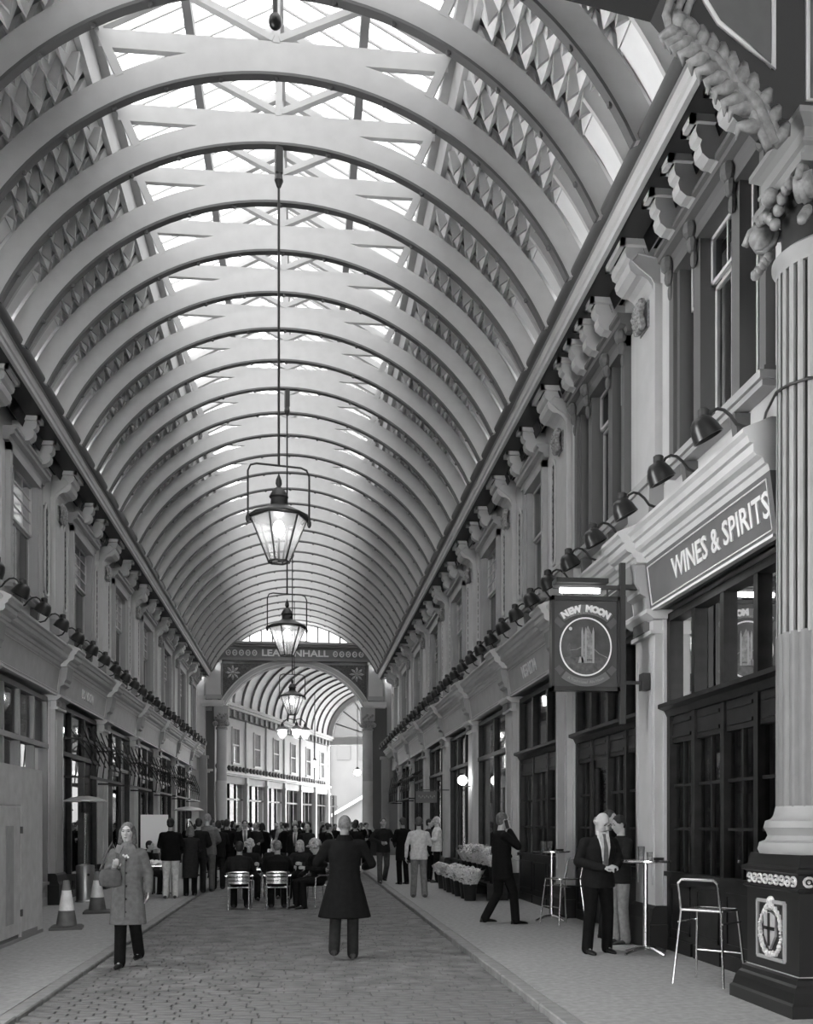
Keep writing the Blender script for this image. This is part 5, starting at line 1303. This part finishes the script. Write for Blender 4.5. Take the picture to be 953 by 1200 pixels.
# ---- men talking by the flowers and walkers
DN = dict(elba=(.24,-.03,1.14), wria=(.17,-.26,1.16), elbb=(-.25,.04,1.13), wrib=(-.26,-.03,.88))
X, Y = WP(491, 22.7)
person('man seen from behind in a pale sweater and jeans on the pavement', X, Y, pi - RAD(8), 1.78, tg=.50, top='sweater', leg=.15, shoe=.06, sk=.38, hair='short', hg=.06, vox=.014, pose=dict(elbb=(-.25,-.02,1.15), wrib=(-.14,-.22,1.22), elba=(.26,.04,1.14), wria=(.28,-.02,.88), anka=(.12,.02,.085), ankb=(-.13,.02,.085)))
X, Y = WP(512, 28.2)
person('grey-haired man in a white shirt and dark trousers holding a drink', X, Y, RAD(-95), 1.82, tg=.6, top='shirt', leg=.02, sk=.38, hair='short', hg=.35, vox=.016, pose=DN)
X, Y = WP(503, 28.7)
person('dark-haired man facing the white-shirted man', X, Y, RAD(60), 1.76, tg=.05, leg=.03, sk=.34, hair='short', hg=.02, vox=.018, pose=DN)
X, Y = WP(472, 27.6)
person('man in a long black suit with his back turned beside the pale-sweatered man', X, Y, pi + RAD(25), 1.80, tg=.014, leg=.014, sk=.34, hair='short', hg=.05, vox=.016, hem=.62, pose=DN)
X, Y = WP(449, 28.2)
person('man in a dark jacket walking towards the camera along the kerb', X, Y, RAD(6), 1.80, tg=.03, leg=.06, shoe=.02, sk=.36, hair='short', hg=.08, vox=.015, pose=dict(elba=(.30,.10,1.16), wria=(.33,-.05,.98), elbb=(-.33,.02,1.17), wrib=(-.10,-.22,1.10), kneb=(-.11,-.10,.50), ankb=(-.11,-.14,.085), knea=(.10,-.02,.48), anka=(.08,.22,.14)))
# ---- the queue on the hoarding side
BK = dict(elba=(.25,-.06,1.14), wria=(.15,-.26,1.08), elbb=(-.25,-.06,1.14), wrib=(-.15,-.26,1.08))
for px, d, rz, lb, kw in (
    (200, 23.0, 178, 'stocky man in a black jacket and pale trousers with his back turned', dict(h=1.80, tg=.012, leg=.5, sk=.32, hg=.015, girth=1.12, shoe=.05)),
    (223, 23.7, 200, 'short person in a dark charcoal coat beside the pale-trousered man', dict(h=1.62, tg=.045, leg=.012, sk=.34, hg=.12, hem=.45, hair='long', top='coat')),
    (233, 24.8, 175, 'man in a dark jacket between the charcoal coat and the tall grey man', dict(h=1.80, tg=.03, leg=.03, sk=.34, hg=.02)),
    (243, 25.6, 172, 'tall bald man in a mid-grey jacket and jeans with his back turned', dict(h=1.96, tg=.14, leg=.09, sk=.36, hair='shaved', hg=.25, girth=1.1)),
    (256, 26.6, 190, 'person in dark clothes at the head of the queue beyond the tall grey man', dict(h=1.78, tg=.025, leg=.03, sk=.34, hg=.03)),
    (266, 29.0, 165, 'man in a black suit with his back turned, left of the open-collared man', dict(h=1.82, tg=.012, leg=.014, sk=.34, hg=.03)),
    (287, 28.6, 5, 'man in a dark suit with a white shirt front facing the camera past the queue', dict(h=1.80, tg=.014, leg=.014, sk=.40, hg=.05, extras=ex_suit))):
    X, Y = WP(px, d); person(lb, X, Y, RAD(rz), pose=BK, vox=.015, **kw)
# ---- seated round the cafe table
SB = dict(elba=(.27,-.14,.76), wria=(.17,-.38,.79), elbb=(-.27,-.14,.76), wrib=(-.17,-.38,.79))
person('man in a dark grey jacket seated with his back turned on an aluminium chair', CH1[0], CH1[1], pi, 1.78, True, SB, tg=.03, leg=.02, sk=.30, hg=.02, vox=.014, girth=1.1, z=.0)
person('man in a black suit seated with his back turned, head bowed over the table', CH2[0], CH2[1], pi, 1.80, True, SB, tg=.015, leg=.02, sk=.32, hg=.14, vox=.014, girth=1.12, z=.0, pitch=RAD(10))
person('curly-haired person in a dark top sitting sideways in an aluminium armchair', CH3[0], CH3[1], RAD(-58), 1.80, True, SB, tg=.02, leg=.02, sk=.36, hair='curly', hg=.34, vox=.014, z=.0, pitch=RAD(20))
stools = []
for px, d, rz, lb, kw in ((292, 23.0, 10, 'fair-haired person in a dark cardigan seated across the table, facing the camera', dict(tg=.03, hair='curly', hg=.4, sk=.42)),
                      (322, 23.6, -5, 'balding man seated across the table behind the bowed man', dict(tg=.03, hair='balding', hg=.3, sk=.4)),
                      (353, 23.3, -20, 'smiling fair-haired person seated across the table by the curly-haired one', dict(tg=.05, hair='long', hg=.35, sk=.44))):
    X, Y = WP(px, d); chair('aluminium chair hidden under the ' + lb.split(' seated')[0], X, Y, RAD(rz)); person(lb, X, Y, RAD(rz), 1.76, True, SB, leg=.03, vox=.016, z=.0, **kw)
X, Y = WP(172, 24.6)
t = thing('bench_stool', 'low dark stool under the seated person by the white board', 'stool', (X, Y, gz(X)))
q = MB(); q.box(-.2,.2,-.2,.2,.41,.45); q.build('seat', M_DARKWOOD, t)
for sx in (-1,1):
    for sy in (-1,1): q = MB(); q.box(sx*.16-.02,sx*.16+.02,sy*.16-.02,sy*.16+.02,0,.41); q.build('leg', M_DARKWOOD, t)
person('dark-haired person in black seated by the white board', X, Y, RAD(70), 1.70, True, SB, tg=.015, leg=.015, sk=.36, hg=.015, vox=.016, z=gz(X))
X, Y = WP(186, 23.6)
t = thing('stall_table', 'small table with crumpled pale cloth beside the pale-trousered man', 'table', (X, Y, gz(X)))
q = MB(); q.box(-.3,.3,-.3,.3,.70,.73); q.build('table_top', M_ALU, t)
for sx in (-1,1):
    for sy in (-1,1): q = MB(); q.tube([(sx*.27,sy*.27,0),(sx*.27,sy*.27,.70)], .015, 6); q.build('leg', M_ALU, t)
rr = random.Random(8); q = MB()
for i in range(22): q.ball((rr.uniform(-.2,.2), rr.uniform(-.2,.2), .76+rr.uniform(-.01,.05)), rr.uniform(.04,.07), 6, 5)
o = link('crumpled_cloth', remesh(q, .015, M_WHITE, 3)); o.location = (X, Y, gz(X)); tag(o, 'crumpled pale cloth on the small table in the queue', 'cloth')
# ---- the crowd before the arch: a few figures, copied
crowd = []
GR = 'crowd standing before the arch'
def mk(lb, **kw):
    o = person(lb, 0, 40, 0, vox=.022, group=GR, z=0, **kw); crowd.append([o, True, lb]); return o
mk('man in a dark suit and white shirt standing in the crowd before the arch', tg=.02, leg=.02, sk=.40, hg=.04, extras=ex_suit, pose=DN)
mk('man in a black coat standing in the crowd before the arch', tg=.015, top='coat', hem=.7, leg=.02, sk=.36, hg=.02, pose=BK)
mk('fair-haired woman in a dark coat in the crowd before the arch', tg=.03, top='coat', hem=.55, leg=.015, sk=.42, hair='long', hg=.3, pose=DN)
mk('balding man in a charcoal suit in the crowd before the arch', tg=.045, leg=.04, sk=.4, hair='balding', hg=.25, pose=BK)
mk('dark-haired woman in a black top in the crowd before the arch', tg=.012, leg=.02, sk=.4, hair='long', hg=.015, pose=DN)
mk('man in a pale shirt standing in the crowd before the arch', tg=.42, top='shirt', leg=.02, sk=.38, hg=.05, pose=DN)
rr = random.Random(21); taken = []; n = 0; tries = 0
while n < 52 and tries < 4000:
    tries += 1
    Y = rr.uniform(30.5, 47.5); X = rr.uniform(-4.0, 3.0)
    if X > 2.2 and Y < 36: continue
    if -4.1 < X < -3.3 and abs(Y-31.6) < .8: continue
    if any((X-a)**2 + (Y-b)**2 < .62**2 for a, b in taken): continue
    taken.append((X, Y)); k = n % 6 if n < 6 else rr.choice((0,0,1,1,2,3,4,1,0,5))
    o, first, lb = crowd[k]; rz = rr.uniform(0, 2*pi); hs = rr.uniform(.94, 1.05)
    if first: crowd[k][1] = False; p = o; p.location = (X, Y, gz(X)); p.rotation_euler = (0,0,rz)
    else: p = dup(o, (X, Y, gz(X)), rz)
    p.scale = (hs,)*3; n += 1
